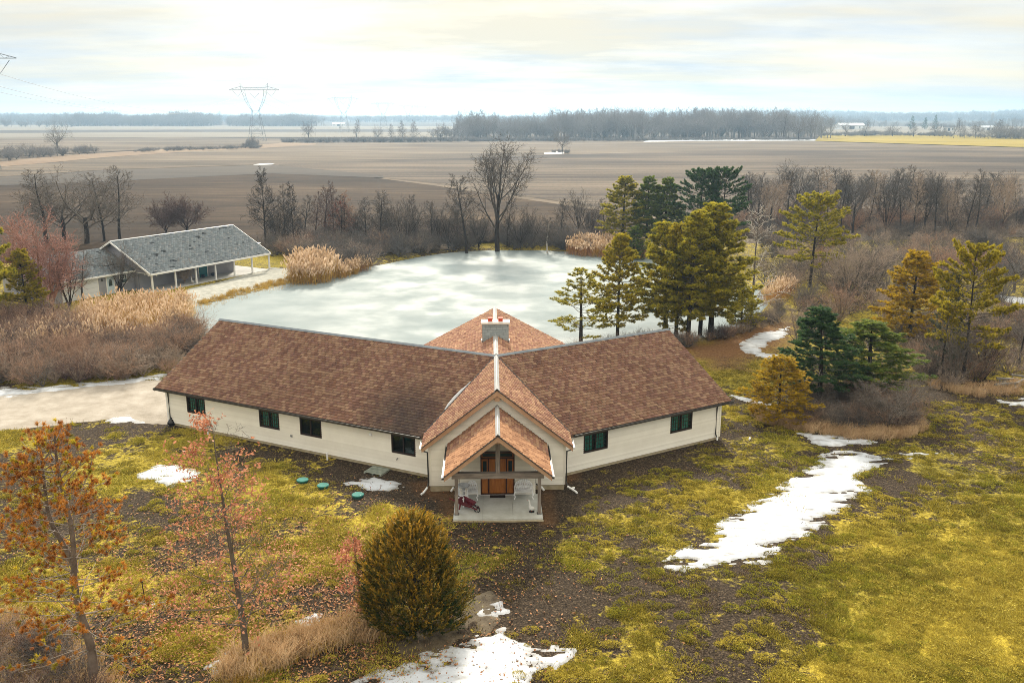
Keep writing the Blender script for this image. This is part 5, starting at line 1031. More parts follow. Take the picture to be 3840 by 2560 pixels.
thicket('reeds', 'sparse short reeds standing in the ice beside the stony bank', [(450, 715), (520, 690), (620, 662), (668, 648), (674, 660), (560, 688), (470, 720)], 55, (.5, .9), (1,), 16, 'reeds', z=POND_Z, protos=RD[5:6])
thicket('reeds', 'few plumed reeds in the wet ground beside the dead tree', [(1740, 690), (1800, 668), (1830, 680), (1760, 705)], 40, (.7, 1.0), (1, 1, 3), 17, 'reeds', protos=RD[:3])
thicket('dry_grass', 'arching strip of tan ornamental grass in the front lawn', [(486, 1560), (540, 1505), (640, 1470), (760, 1438), (860, 1428), (925, 1442), (900, 1462), (800, 1480), (700, 1510), (620, 1545), (540, 1580)], 330, (.4, 1.1), (3, 1), 18, 'grass', protos=RD[3:5])
thicket('dry_grass', 'tan dry grass edging the shrub island towards the lawn', [(1722, 930), (1760, 955), (1820, 968), (1900, 980), (2000, 992), (2090, 985), (2110, 960), (2125, 990), (2060, 1012), (1950, 1008), (1830, 990), (1740, 968)], 300, (.5, .9), (1,), 19, 'grass', protos=RD[3:4])
thicket('dry_grass', 'golden grass on the stony bank below the lake house porch', [(455, 690), (520, 672), (600, 652), (665, 636), (672, 644), (600, 662), (520, 682), (460, 700)], 220, (.5, .9), (1,), 20, 'grass', protos=RD[4:5])
thicket('dry_grass', 'tan dry grass under the brush at the right edge', [(2120, 875), (2250, 890), (2352, 880), (2450, 880), (2450, 905), (2352, 905), (2250, 912), (2150, 895)], 200, (.5, .9), (1,), 21, 'grass', protos=RD[3:4])
thicket('dry_grass', 'dry grass in the bottom left corner under the browning pine', [(-40, 1420), (60, 1410), (200, 1500), (280, 1568), (260, 1640), (-40, 1640)], 200, (.4, .9), (2, 1), 22, 'grass', protos=RD[3:5])
# lawn tufts
def tuft_mesh(seed, n, h, w, m):
    r = R_(seed); a = r.uniform(0, 6.28, n); q = np.abs(r.normal(0, w, n)); C = np.c_[q * np.cos(a), q * np.sin(a), np.zeros(n) - .02]; D = np.c_[np.cos(a) * q / w * .8, np.sin(a) * q / w * .8, np.ones(n)] + r.normal(0, .35, (n, 3))
    V, F = blades(C, D, r.uniform(.5, 1.1, n) * h, r.uniform(.014, .026, n), r); return mesh_np('grass_tuft', V, [F], {'t': np.repeat(r.rand(n), 3)}, [m])
T_OLV = mat('tuft_olive', (.10, .088, .012), (.36, .29, .04), rough=.9, attr='t', transl=.2); T_GRN = mat('tuft_green', (.13, .13, .014), (.42, .37, .04), rough=.9, attr='t', transl=.2); T_STR = mat('tuft_straw', (.26, .20, .026), (.60, .49, .085), rough=.9, attr='t', transl=.2); T_BRN = mat('tuft_brown', (.06, .04, .026), (.24, .155, .095), rough=.9, attr='t')
TF = [lib('grass_tuft', tuft_mesh(1, 60, .085, .16, T_OLV)), lib('grass_tuft', tuft_mesh(2, 60, .085, .15, T_GRN)), lib('grass_tuft', tuft_mesh(3, 60, .08, .16, T_STR)), lib('grass_tuft', tuft_mesh(4, 40, .06, .2, T_BRN))]
def lawn_tufts():
    r = R_(404); n = 120000
    y = 26 + 50 * r.rand(n) ** 1.35; x = (r.rand(n) * 2 - 1) * (y * .62 + 2); g, ye, sp = lawn(x, y)
    cl = fbm(x, y, .9, 61, 2); pr = np.clip(.30 + 1.4 * (g - .45) + 2.2 * (cl - .5), .04, .97); k = r.rand(n) < pr
    a, b = house_uv(x, y); k &= ~((np.abs(a) < 4.2) & (b > -11.3) & (b < 15))
    for sg, th, L in ((-1, 1.083, 22.5), (1, 1.059, 13.6)): l, o = wing_lo(x, y, sg, th); k &= ~((l > -1) & (l < L) & (np.abs(o) < 6.2))
    k &= sdist(DRIVE, x, y) < .2; k &= sdist(POND, x, y) < -1.0; k &= sdist(PATHP, x, y) < .2
    for P in SNP:
        if P[:, 1].mean() < 90: sdp = sdist(P, x, y); k &= (sdp < -.05) | (r.rand(n) < np.where(sdp < .5, .6, .10))
    for P in DIRT: k &= sdist(P, x, y) < .1
    x, y, g, ye, sp, cl = (q[k] for q in (x, y, g, ye, sp, cl)); n = len(x)
    yy = ye + r.normal(0, .22, n); idx = np.where(yy > .58, 2, np.where(fbm(x, y, 5, 15, 2) > .52, 1, 0)); idx = np.where((g < .36) & (r.rand(n) < .75) | (sp > .4), 3, idx)
    s = r.uniform(.6, 1.15, n) * (1 + .9 * sstep(.54, .66, cl)); h = s * r.uniform(.6, 1.3, n)
    scatter('lawn_grass', 'short patchy winter lawn of olive and straw-coloured grass tufts', 'grass', np.c_[x, y, gz(x, y)], np.c_[s * 1.15, s * 1.15, h], r.uniform(0, 6.28, n), idx, TF, .1, 9)
lawn_tufts()
def moss_mounds():
    r = R_(606)
    def dome(seed, m):
        q = R_(seed); n = 220; a = q.uniform(0, 6.28, n); d = np.sqrt(q.rand(n)) * .30; C = np.c_[d * np.cos(a), d * np.sin(a), .13 * (1 - (d / .32) ** 2) - .03]; D = np.c_[np.cos(a) * d * 3, np.sin(a) * d * 3, np.ones(n) * .8] + q.normal(0, .4, (n, 3))
        V, F = blades(C, D, q.uniform(.03, .075, n), q.uniform(.025, .045, n), q); return lib('moss_mound', mesh_np('moss_mound', V, [F], {'t': np.repeat(q.rand(n), 3)}, [m]))
    MM = [dome(1, T_GRN), dome(2, T_STR), dome(3, T_OLV)]; n = 12000
    y = 26 + 36 * r.rand(n) ** 1.2; x = (r.rand(n) * 2 - 1) * (y * .62 + 2); g, ye, sp = lawn(x, y); k = r.rand(n) < np.clip(.22 + 2.4 * (fbm(x, y, 4.5, 91, 3) - .46) + .35 * (x > 3), 0, .9) * np.where(x > 2, 1, .5)
    a, b = house_uv(x, y); k &= ~((np.abs(a) < 4.6) & (b > -11.8) & (b < 15)) & (wall_near(x, y) > 2.0); k &= (sdist(DRIVE, x, y) < -.5) & (sdist(PATHP, x, y) < -.2)
    for sg, th, L in ((-1, 1.083, 22.5), (1, 1.059, 13.6)): l, o = wing_lo(x, y, sg, th); k &= ~((l > -1) & (l < L) & (np.abs(o) < 6.2))
    for P in SNP:
        if P[:, 1].mean() < 90: k &= (sdist(P, x, y) < .3)
    x, y, ye = x[k], y[k], ye[k]; n = len(x); s = r.uniform(.4, 1.25, n) ** 1.3; idx = np.where(ye + r.normal(0, .25, n) > .55, 1, r.choice([0, 2], n))
    scatter('moss_mounds', 'small golden and olive moss-like grass mounds dotting the lawn', 'grass', np.c_[x, y, gz(x, y)], np.c_[s * r.uniform(.8, 1.5, n), s, s], r.uniform(0, 6.28, n), idx, MM, .08, 19)
moss_mounds()
def leaf_litter():
    r = R_(505); n = 17000; m = mat('fallen_leaf', (.24, .09, .035), (.52, .27, .13), rough=.9, rand=1, transl=.1); X, Y = G(567, 1490)
    x = X - 1 + r.normal(0, 6.0, n); y = Y + 3 + r.normal(0, 5.0, n); k = (y > 24) & (sdist(PATHP, x, y) < 0); x, y = x[k], y[k]; n = len(x)
    me = MB().add([(-.05, 0, 0), (0, -.03, .012), (.055, 0, .02), (0, .03, .008)], [(0, 1, 2, 3)]).mesh('fallen_leaf', m); s = r.uniform(.6, 1.5, n)
    scatter('fallen_leaves', 'brown fallen oak leaves scattered on the front left lawn', 'leaves', np.c_[x, y, gz(x, y) + .05], np.c_[s, s, s], r.uniform(0, 6.28, n), np.zeros(n, int), [lib('fallen_leaf', me)], .4, 3)
leaf_litter()
# far woods and hedges, each one mass
def wood_tree(name, kind, m, seed):
    S = dict(BT[kind], minr=.035); S['n'] = [max(0, int(round(q * f))) for q, f in zip(S['n'], (1, .8, .6, .6, .6))]; BT['w_' + kind] = S; p = bare_proto('w_' + kind, seed); V = []; F = []; o = 0
    for part in ('trunk', 'crown'):
        q = lib(part, p[part]); V.append(q['V']); F.append(q['F'] + o); o += len(q['V'])
    return lib(name, mesh_np(name, np.concatenate(V) / p['h'], [np.concatenate(F)], None, [m]))
K_WOOD = bark('wood_grey', (.16, .148, .14), (.30, .275, .26))
WT = [wood_tree('wood_tree', k, K_WOOD, i + 40) for i, k in enumerate(('upright', 'tall', 'oak', 'round'))]
def wood(name, label, P, n, h, seed, mix=(2, 3, 2, 1), wx=1.0):
    r = R_(seed); q = fill(np.array(P, float), n, r); L_ = (np.array(P, float).max(0) - np.array(P, float).min(0)).max(); s = h[0] + (h[1] - h[0]) * np.clip(.55 * r.rand(n) + 1.5 * (fbm(q[:, 0], q[:, 1], L_ * .22, seed, 3) - .38), 0, 1); idx = r.choice(4, n, p=np.array(mix) / sum(mix))
    scatter(name, label, 'woods', np.c_[q, gz(q[:, 0], q[:, 1]) - .2], np.c_[s * wx, s * wx, s], r.uniform(0, 6.28, n), idx, WT, .03, seed)
wood('far_wood', 'long grey bare wood beyond the middle of the field', [G(1085, 324), G(1300, 324), G(1600, 322.5), (300, 840), (330, 1010), (120, 1010), (-60, 950)], 430, (9, 30), 31)
wood('far_wood', 'thin corner of the grey wood where single trunks show', [G(1040, 323), G(1120, 323), (-20, 860), (-45, 900)], 22, (12, 24), 32)
wood('far_wood', 'loose scatter of trees left of the grey wood', [G(965, 323), G(1090, 324), (-30, 870), (-85, 880)], 26, (7, 20), 50)
wood('far_wood', 'rounded bluish wood on the left horizon', [(-950, 1900), (-640, 1880), (-640, 2050), (-960, 2120)], 420, (16, 36), 33, wx=1.3)
wood('far_wood', 'bluish wood behind the nearest pylon', [(-600, 1880), (-410, 1850), (-400, 2000), (-600, 2060)], 260, (14, 30), 34, wx=1.3)
wood('far_wood', 'pale wood on the far left horizon', [(-1600, 2300), (-950, 2350), (-950, 2600), (-1650, 2600)], 420, (14, 32), 35, wx=1.3)
wood('far_wood', 'hazy treeline across the middle horizon', [(-560, 2700), (400, 2900), (420, 3000), (-560, 2900)], 420, (14, 24), 36, wx=1.5)
wood('far_wood', 'long faint treeline on the left horizon', [(-2400, 2900), (-560, 3000), (-560, 3120), (-2400, 3080)], 700, (14, 30), 47, wx=1.6)
wood('far_wood', 'second faint treeline on the right horizon', [(500, 3700), (3000, 3600), (3000, 3800), (500, 3900)], 800, (16, 34), 48, wx=1.8)
wood('far_wood', 'hazy belt of trees beyond the far barn', [(560, 1750), (1400, 1700), (1450, 1800), (560, 1820)], 260, (8, 20), 49, wx=1.3)
wood('far_wood', 'hazy wooded ridge on the right horizon', [(700, 2950), (2300, 2900), (2500, 3200), (750, 3200)], 1300, (16, 28), 37, wx=1.5)
wood('far_wood', 'hazy wooded ridge behind the far wood', [(100, 2300), (900, 2300), (950, 2450), (100, 2450)], 500, (14, 24), 38, wx=1.4)
wood('far_wood', 'grey copse behind the hedge beyond the golden field', [G(2140, 318), G(2352, 322), G(2500, 322), (640, 900), (460, 880)], 110, (9, 17), 39)
wood('far_wood', 'low hedge of scrub along the far field edge', [G(650, 328.5), G(900, 327.5), G(1200, 325), G(1880, 323), G(1880, 322), G(1200, 323.5), G(900, 325), G(650, 325.5)], 420, (2.5, 6), 40, (0, 0, 1, 4), 1.3)
wood('far_wood', 'hedge of scrub behind the golden field', [G(1880, 313.5), G(2120, 313), G(2352, 321), G(2352, 319), G(2120, 311.5), G(1880, 312)], 160, (3, 8), 41, (0, 0, 1, 3), 1.2)
wood('far_wood', 'dark bushes along the swale in the far left field', [G(-200, 378), G(0, 374), G(60, 366), G(220, 353), G(215, 350), G(60, 358), G(0, 362), G(-200, 366)], 60, (4, 9), 42, (0, 0, 1, 4), 1.2)
wood('far_wood', 'low dark scrub line in the swale below the nearest pylon', [G(310, 350), G(600, 341), G(600, 339.5), G(310, 347)], 60, (2, 4), 43, (0, 0, 0, 1), 1.5)
wood('far_wood', 'scrub clump beside the small bush-tree below the nearest pylon', [G(562, 341), G(598, 340), G(598, 338), G(565, 338)], 8, (5, 9), 44, (1, 0, 0, 3), .9)
wood('far_wood', 'small far copse at the left horizon', [(-1010, 1780), (-860, 1760), (-860, 1800), (-1010, 1810)], 26, (14, 24), 45)
wood('far_wood', 'scrub at the foot of the lone field tree', [G(1272, 354), G(1305, 353), G(1305, 351), G(1272, 352)], 7, (2, 4), 46, (0, 0, 0, 1))

# ------------------------------------------------------------------ grey lake house with porch
M_GSIDE = mat('grey_siding', (0.26, 0.265, 0.30), (0.34, 0.345, 0.385), rough=.6, noise=1, nscale=.8); M_WHT = mat('white_trim', (.78, .78, .77), rough=.45); M_GSH = mat('grey_shingle', (0, 0, 0), cattr='Col', rough=.95, spec=.1)
M_TEAL = mat('teal_door', (.015, .16, .19), rough=.4); M_GDOOR = mat('garage_door_white', (.72, .74, .77), rough=.5); M_LDOOR = mat('pale_blue_door', (.50, .60, .68), rough=.45)
lx, ly = -42.77, 104.74; lz = gz1(-40, 112)
lake = thing('lake_house', 'low grey house with slate-grey roof and white porch posts beside the ice', 'house', (lx, ly, 0), math.atan2(.866, .5))
# local x runs along the porch (right and away), local y away from the pond
RZ_, RW_, EZ = 5.75, 6.85, 2.36
EY0 = -0.45; RY = EY0 + RW_; TL = (RZ_ - EZ) / RW_; X0, X1 = -.75, 18.75
GREYS = np.array([(.17, .195, .21), (.195, .22, .235), (.23, .245, .255), (.15, .17, .19), (.26, .26, .26)])
def lake_slope(par_name, x0, x1, yE, yR, zE, zR, seed, keep=None):
    rf = MB().prism([(x0, yE, zE), (x1, yE, zE), (x1, yR, zR), (x0, yR, zR)], (0, 0, -.14)).build(par_name, mat('roof_underlay_grey', (.08, .085, .09)), lake)
    s = 1 if yR > yE else -1; ln = math.hypot(yR - yE, zR - zE); V = A3(0, (yR - yE) / ln, (zR - zE) / ln); U = A3(1, 0, 0); Nn = np.cross(U, V) * s; O = A3(x0, yE, zE + .006)
    u0, u1, v0, v1, ctr, r = shingle_rows(O, U, V, Nn, x1 - x0, ln, keep or (lambda c: np.ones(len(c), bool)), seed, .22, .36); n = len(u0); P = lambda u, v, h: O + np.outer(u, U) + np.outer(v, V) + np.outer(h, Nn)
    t = r.uniform(.02, .04, n); z = np.zeros(n); Vv = np.stack([P(u0, v0, t), P(u1, v0, t), P(u1, v1, z + .004), P(u0, v1, z + .004), P(u0, v0, z), P(u1, v0, z)], 1).reshape(-1, 3)
    i = np.arange(n)[:, None] * 6; F4 = np.concatenate([i + [0, 1, 2, 3], i + [4, 5, 1, 0]]); F3 = np.concatenate([i + [4, 0, 3], i + [5, 2, 1]])
    c = GREYS[r.choice(5, n, p=[.3, .35, .2, .1, .05])] * r.uniform(.85, 1.15, (n, 1)); dk = (vn(ctr[:, 0] + 7, v0 * 4, 1.4, 8) > .91); c[dk] = (.05, .055, .06)
    tag(link('shingles', mesh_np('shingles', Vv, [F4, F3], {'Col': np.repeat(c, 6, 0)}, [M_GSH]), rf), kind='stuff'); return rf
lake_slope('roof', X0, X1, EY0, RY, EZ, RZ_, 61); lake_slope('roof', X0, X1, EY0 + 2 * RW_, RY, EZ, RZ_, 62)
MB().prism([(X0, RY - .16, RZ_ - .02), (X0, RY, RZ_ + .06), (X0, RY + .16, RZ_ - .02)], (X1 - X0, 0, 0)).build('ridge_cap', M_RIDGED, lake)
MB().box(X0 - .02, X1 + .02, EY0 - .10, EY0 + .01, EZ - .24, EZ - .02).build('gutter', M_WHT, lake)
MB().box(X0 + .06, X1 - .06, EY0 + .32, EY0 + .58, EZ - .34, EZ - .15).build('porch_beam', M_WHT, lake)
for xx in (X0 - .06, X1 + .015):
    for a, b in ((EY0, RY), (EY0 + 2 * RW_, RY)): MB().prism([(xx, a, EZ + .02), (xx, b, RZ_ + .02), (xx, b, RZ_ - .22), (xx, a, EZ - .22)], (.045, 0, 0)).build('rake_board', M_WHT, lake)
for k in range(7): MB().box(k * 3.14 - .09 - .25 * (k == 0), k * 3.14 + .09 - .25 * (k == 0), -.09, .09, lz - .3, EZ - .15).build('porch_post', M_WHT, lake)
MB().box(-.6, 18.6, -.35, 9.5, lz - .5, .06).build('patio_slab', mat('patio_concrete', (.42, .42, .40), (.58, .57, .54), rough=.9, noise=1, nscale=.6), lake)
# walls
wl = MB().box(.2, 15.4, 2.95, 3.1, 0, EZ + 1.0).build('wall', M_GSIDE, lake)
MB().box(15.25, 15.4, 3.1, 12.6, 0, EZ + .3).build('wall', M_GSIDE, lake); MB().box(.2, 15.4, 12.45, 12.6, 0, EZ).build('wall', M_GSIDE, lake)
MB().prism([(.0, -.02, EZ - .22), (.0, RY, RZ_ - .22), (.0, RY + 6.4, EZ), (.0, RY + 6.4, 0), (.0, 3.0, 0), (.0, 3.0, EZ - .15)], (.14, 0, 0)).build('gable_wall', M_GSIDE, lake)
for k in range(13):   # lap lines on the gable that shows
    z = EZ - .2 + k * .24; y0 = max(-.1, (z - (EZ - .22)) / TL); y1 = RY + (RZ_ - .25 - z) / TL
    MB().box(-.022, -.001, y0 + .12, y1 - .1, z, z + .05).build('siding_board', M_GSIDE, lake)
MB().box(-.025, .0, .02, 3.05, EZ - .30, EZ - .19).build('frieze_board', M_WHT, lake)
for a, b, z0, z1 in ((9.25, 10.6, .06, 2.15),):
    d_ = MB().box(a, b, 2.90, 2.95, z0, z1).build('porch_door', M_TEAL, lake); MB().box(a + .35, b - .35, 2.88, 2.90, 1.55, 1.9).build('pane', M_DGL, d_)
    MB().box(a - .12, a, 2.89, 2.95, z0, z1 + .08).box(b, b + .12, 2.89, 2.95, z0, z1 + .08).build('door_trim', M_WHT, d_)
for a in (12.0, 13.15, 14.2, 4.2, 1.0):
    w_ = MB().box(a, a + .95, 2.90, 2.95, 1.62, 2.12).build('window', M_WHT, lake); MB().box(a + .07, a + .88, 2.885, 2.90, 1.69, 2.05).build('pane', M_DGL, w_)
# garage wing
GX0, GX1 = -10.5, -.03; gy0, gy1, gz0, gz1_ = 3.12, 8.65, 2.42, 4.75
lake_slope('garage_roof', GX0, GX1, gy0, gy1, gz0, gz1_, 63); lake_slope('garage_roof', GX0, GX1, 2 * gy1 - gy0, gy1, gz0, gz1_, 64)
MB().box(GX0 - .02, GX1, gy0 - .1, gy0 + .01, gz0 - .2, gz0 - .0).build('gutter', M_WHT, lake)
MB().box(GX0 + .3, -.02, gy0 + .45, gy0 + .6, -.4, gz0 - .02).build('garage_wall', M_GSIDE, lake)
MB().prism([(GX0 + .3, gy0 + .6, -.4), (GX0 + .3, 2 * gy1 - gy0 - .6, -.4), (GX0 + .3, 2 * gy1 - gy0 - .6, gz0), (GX0 + .3, gy1, gz1_ - .2), (GX0 + .3, gy0 + .6, gz0)], (.14, 0, 0)).build('garage_wall', M_GSIDE, lake)
fy = gy0 + .45
gd = MB()
for k in range(4): gd.box(-9.4, -5.0, fy - .04, fy - .001, .02 + k * .54, .02 + k * .54 + .52)
gd = gd.build('garage_door', M_GDOOR, lake); MB().box(-9.52, -9.4, fy - .05, fy, 0, 2.3).box(-5.0, -4.88, fy - .05, fy, 0, 2.3).box(-9.4, -5.0, fy - .05, fy, 2.18, 2.3).build('door_trim', M_WHT, gd)
ed = MB().box(-3.75, -2.85, fy - .045, fy - .001, .02, 2.05).build('entry_door', M_LDOOR, lake); MB().box(-3.87, -3.75, fy - .05, fy, 0, 2.15).box(-2.85, -2.73, fy - .05, fy, 0, 2.15).box(-3.75, -2.85, fy - .05, fy, 2.05, 2.15).build('door_trim', M_WHT, ed)
MB().add([(-3.3 + .24 * math.cos(a) if i < 9 else (-3.06 if i == 10 else -3.54), fy - .05, 1.45 + .34 * math.sin(a) if i < 9 else .95) for i, a in enumerate(list(np.linspace(0, math.pi, 9)) + [0, 0])], [tuple(range(11))]).build('pane', M_DGL, ed)
wn_ = MB().box(-2.05, -1.0, fy - .05, fy - .001, 1.0, 2.05).build('window', M_WHT, lake)
for i in range(3):
    for j in range(2): MB().box(-1.97 + i * .31, -1.97 + i * .31 + .27, fy - .06, fy - .051, 1.56 + j * .22, 1.56 + j * .22 + .19).build('pane', M_DGL, wn_)
MB().box(-1.97, -1.08, fy - .06, fy - .051, 1.08, 1.50).build('pane', M_DGL, wn_)
MB().box(-4.45, -4.33, fy - .12, fy - .001, 1.65, 1.95).build('wall_lamp', M_DKMET, lake)
MB().tube([(.25, -.1, EZ - .25), (.45, .05, EZ - .35), (.55, .05, EZ - .6)], .04, 6).build('downspout', M_WHT, lake); MB().tube([(X1 - .15, -.45, EZ - .22), (18.75, -.15, EZ - .45), (18.9, -.02, EZ - .6), (18.9, -.02, .2), (19.2, -.3, .02)], .05, 6).build('downspout', M_WHT, lake)
MB().tube([(19.0, 2.2, 2.9), (19.1, 2.25, 3.2), (19.35, 2.3, 3.4)], .03, 6).lathe([(.02, 0), (.2, .03), (.3, .10)], 12, (19.4, 2.3, 3.35)).build('satellite_dish', M_WHT, lake)
def lake_pt(x, y, z=0.06): c, s = .5, .866; return (lx + x * c - y * s, ly + x * s + y * c, z)
def bird(name, label, loc, rz, s, white, base=None, cat='statue'):
    o = thing(name, label, cat, loc, rz); z0 = .10 if base else 0
    b = MB().tube([(-.26, 0, .30), (-.20, 0, .28), (-.06, 0, .23), (.08, 0, .24), (.15, 0, .33), (.155, 0, .47), (.16, 0, .60), (.19, 0, .66), (.23, 0, .67), (.27, 0, .655)], [.012, .06, .135, .125, .075, .045, .042, .058, .05, .02], 10)
    b.v = [(x * s, y * s, z * s) for x, y, z in b.v]; b.build('body', white, o, True)
    bk = MB().tube([(.26, 0, .655), (.32, 0, .64), (.345, 0, .635)], [.026, .018, .006], 6); bk.v = [(x * s, y * s, z * s) for x, y, z in bk.v]; bk.build('beak', M_CLAY, o)
    lg = MB()
    for t in (-.04, .04): lg.tube([(.0, t, .16), (.0, t, .02), (.06, t, .012)], .014, 5)
    lg.v = [(x * s, y * s, z * s) for x, y, z in lg.v]; lg.build('legs', M_CLAY, o)
    if base: bs = MB().lathe([(.17, 0), (.17, .03), (.15, .045)], 14); bs.v = [(x * s, y * s, z * s) for x, y, z in bs.v]; bs.build('base', base, o)
    return o
M_WPAINT = mat('white_paint', (.78, .78, .76), (.62, .62, .60), rough=.5, noise=1, nscale=6)
bird('heron_statue', 'small white bird statue at a lake house porch post', lake_pt(5.74, .15), 2.2, 1.25, M_WPAINT)
for i, (dx, lab) in enumerate(((-.25, 'dark flower pot left of the teal porch door'), (.75, 'dark flower pot right of the teal porch door'))):
    o = MB().lathe([(.16, 0), (.24, .30), (.27, .32), (.27, .36), (.22, .36), (.20, .26)], 14).build('flower_pot', mat('pot_blue', (.02, .03, .05), rough=.4), None, True, lake_pt(9.9 + dx * 1.6, 2.5)); tag(o, lab, 'pot')
# gravel apron and stones along the bank
patch('gravel_apron', poly([(420, 690), (430, 664), (520, 644), (625, 614), (668, 616), (676, 640), (600, 656), (520, 676), (440, 702)]), mat('grey_gravel', (.20, .20, .17), (.40, .39, .34), rough=.95, noise=1, nscale=1.2, bump=.4), 0.0, .05, .4, .9, 2.0, kind='structure', slope=.1)
rr = R_(8); M_ROCK = mat('bank_stone', (.10, .085, .07), (.32, .27, .22), rough=.95, rand=1, bump=.4, bscale=6)
RKM = []
for k in range(5):
    bm_ = MB(); pr = R_(k + 3); n0 = 7
    prof = [(.02, -.3), (.75, -.22), (1.0, .0), (.8, .32), (.3, .5), (.02, .52)]; bm_.lathe(prof, n0); bm_.v = [tuple(np.array(v) * pr.uniform(.78, 1.15)) for v in bm_.v]; RKM.append(bm_.mesh('bank_rock', M_ROCK))
pa = poly([(452, 703), (500, 694), (560, 683), (620, 668), (664, 656)]); sl_a = np.r_[0, np.cumsum(np.linalg.norm(np.diff(pa, axis=0), axis=1))]
for k in range(46):
    q = rr.uniform(0, sl_a[-1]); x = np.interp(q, sl_a, pa[:, 0]) + rr.normal(0, .35); y = np.interp(q, sl_a, pa[:, 1]) + rr.normal(0, .35); o = link('bank_rock', RKM[k % 5], None, (x, y, gz1(x, y) + .05), rr.uniform(0, 6)); s = rr.uniform(.22, .48); o.scale = (s * 1.3, s, s * .8)
    tag(o, 'rough brown stone in the bank between the reeds and the ice below the lake house', 'rock', 'stones of the bank below the lake house')

# ------------------------------------------------------------------ porch furniture and things around the house
def hl(x, y, z=.15): c, s = math.cos(HROT), math.sin(HROT); return (J0[0] + x * c - y * s, J0[1] + x * s + y * c, z)
M_IRON = mat('white_cast_iron', (.90, .90, .90), (.82, .82, .82), rough=.45, noise=1, nscale=8)
def iron_seat(name, label, loc, rz, w, cat, scallops):
    """ornate white seat: arched lattice back, pierced seat, curved legs (front is -y)"""
    o = thing(name, label, cat, loc, rz); h = .88; sh = .42; dp = .42
    arch = [(-w / 2 * math.cos(t), .5 * dp + .06, sh + .04 + (h - sh) * math.sin(t) ** .75) for t in np.linspace(.0, math.pi, 17)]
    bk = MB().tube(arch, .03, 6)
    for t in np.linspace(.15, math.pi - .15, scallops): bk.lathe([(.012, -.02), (.035, 0), (.012, .03)], 8, (-w / 2 * math.cos(t), .5 * dp + .06, sh + .06 + (h - sh) * math.sin(t) ** .75))
    nv = max(5, int(w / .09))
    for i in range(1, nv):
        x = -w / 2 + w * i / nv; top = sh + .04 + (h - sh) * math.sin(math.acos(max(-1, min(1, -2 * x / w)))) ** .75
        for sg in (-1, 1): bk.tube([(x, .5 * dp + .05, sh), (x + sg * .05, .5 * dp + .06, (sh + top) / 2), (x, .5 * dp + .06, top)], .028, 4)
    for zz_ in (.58, .70): bk.tube([(-w / 2 * .9, .5 * dp + .055, zz_), (w / 2 * .9, .5 * dp + .055, zz_)], .016, 4)
    bk.build('backrest', M_IRON, o)
    st = MB().tube([(-w / 2, -dp / 2, sh), (w / 2, -dp / 2, sh), (w / 2, dp / 2, sh), (-w / 2, dp / 2, sh), (-w / 2, -dp / 2, sh)], .022, 6)
    for i in range(1, int(w / .05)): x = -w / 2 + i * .05; st.tube([(x, -dp / 2, sh), (x, dp / 2, sh)], .026, 4)
    for i in range(1, 6): y = -dp / 2 + i * dp / 6; st.tube([(-w / 2, y, sh + .004), (w / 2, y, sh + .004)], .010, 4)
    st.build('seat', M_IRON, o)
    for sx in (-1, 1):
        MB().tube([(sx * w / 2, -dp / 2, sh), (sx * (w / 2 + .05), -dp / 2 - .03, sh * .55), (sx * (w / 2 - .02), -dp / 2, .14), (sx * (w / 2 + .05), -dp / 2 - .05, 0)], [.045, .038, .03, .036], 6).build('leg', M_IRON, o)
        MB().tube([(sx * w / 2, dp / 2, sh), (sx * (w / 2 + .02), dp / 2 + .04, .2), (sx * (w / 2 + .02), dp / 2 + .08, 0)], [.03, .02, .024], 6).build('leg', M_IRON, o)
        MB().tube([(sx * w / 2 * .97, dp / 2 + .05, .66), (sx * (w / 2 + .03), 0, .65), (sx * (w / 2 + .02), -dp / 2, .60), (sx * w / 2, -dp / 2, sh)], .020, 6).build('armrest', M_IRON, o)
    ap = MB()
    for i in range(int(w / .11)): x = -w / 2 + .07 + i * .11; ap.tube([(x - .05, -dp / 2, sh - .01), (x, -dp / 2, sh - .07), (x + .05, -dp / 2, sh - .01)], .012, 4)
    ap.build('apron', M_IRON, o); return o
iron_seat('garden_bench', 'white lattice iron bench at the right of the porch door', hl(1.42, -8.45), HROT, .95, 'bench', 13)
iron_seat('garden_chair', 'white lattice iron chair next to the porch door', hl(-1.38, -8.5), HROT, .50, 'chair', 9)
iron_seat('garden_chair', 'white iron chair turned sideways by the left porch post', hl(-1.93, -9.25), HROT + 1.15, .52, 'chair', 9)
o = thing('bird_bath', 'grey round bird bath in the left rear corner of the porch', 'bird bath', hl(-1.86, -8.45)); M_CONC = mat('cast_concrete', (.34, .35, .36), (.50, .51, .52), rough=.9, noise=1, nscale=5)
MB().lathe([(.15, 0), (.15, .06), (.07, .14), (.06, .45), (.10, .62)], 14).build('pedestal', M_CONC, o, True); MB().lathe([(.10, .62), (.28, .68), (.33, .74), (.33, .77), (.29, .77), (.22, .71), (.02, .69)], 20).build('basin', M_CONC, o, True)
M_RED = mat('wine_red_paint', (.105, .012, .020), (.17, .025, .035), rough=.5, noise=1, nscale=5); wbp = thing('wheelbarrow', 'dark red wooden wheelbarrow with black spoked wheel on the porch', 'wheelbarrow', hl(-1.62, -9.95), -.62)
MB().add([(-.42, -.24, .30), (.30, -.17, .24), (.30, .17, .24), (-.42, .24, .30), (-.50, -.33, .56), (.42, -.26, .46), (.42, .26, .46), (-.50, .33, .56)], [(0, 1, 2, 3), (0, 4, 5, 1), (1, 5, 6, 2), (2, 6, 7, 3), (3, 7, 4, 0)]).build('tray', M_RED, wbp)
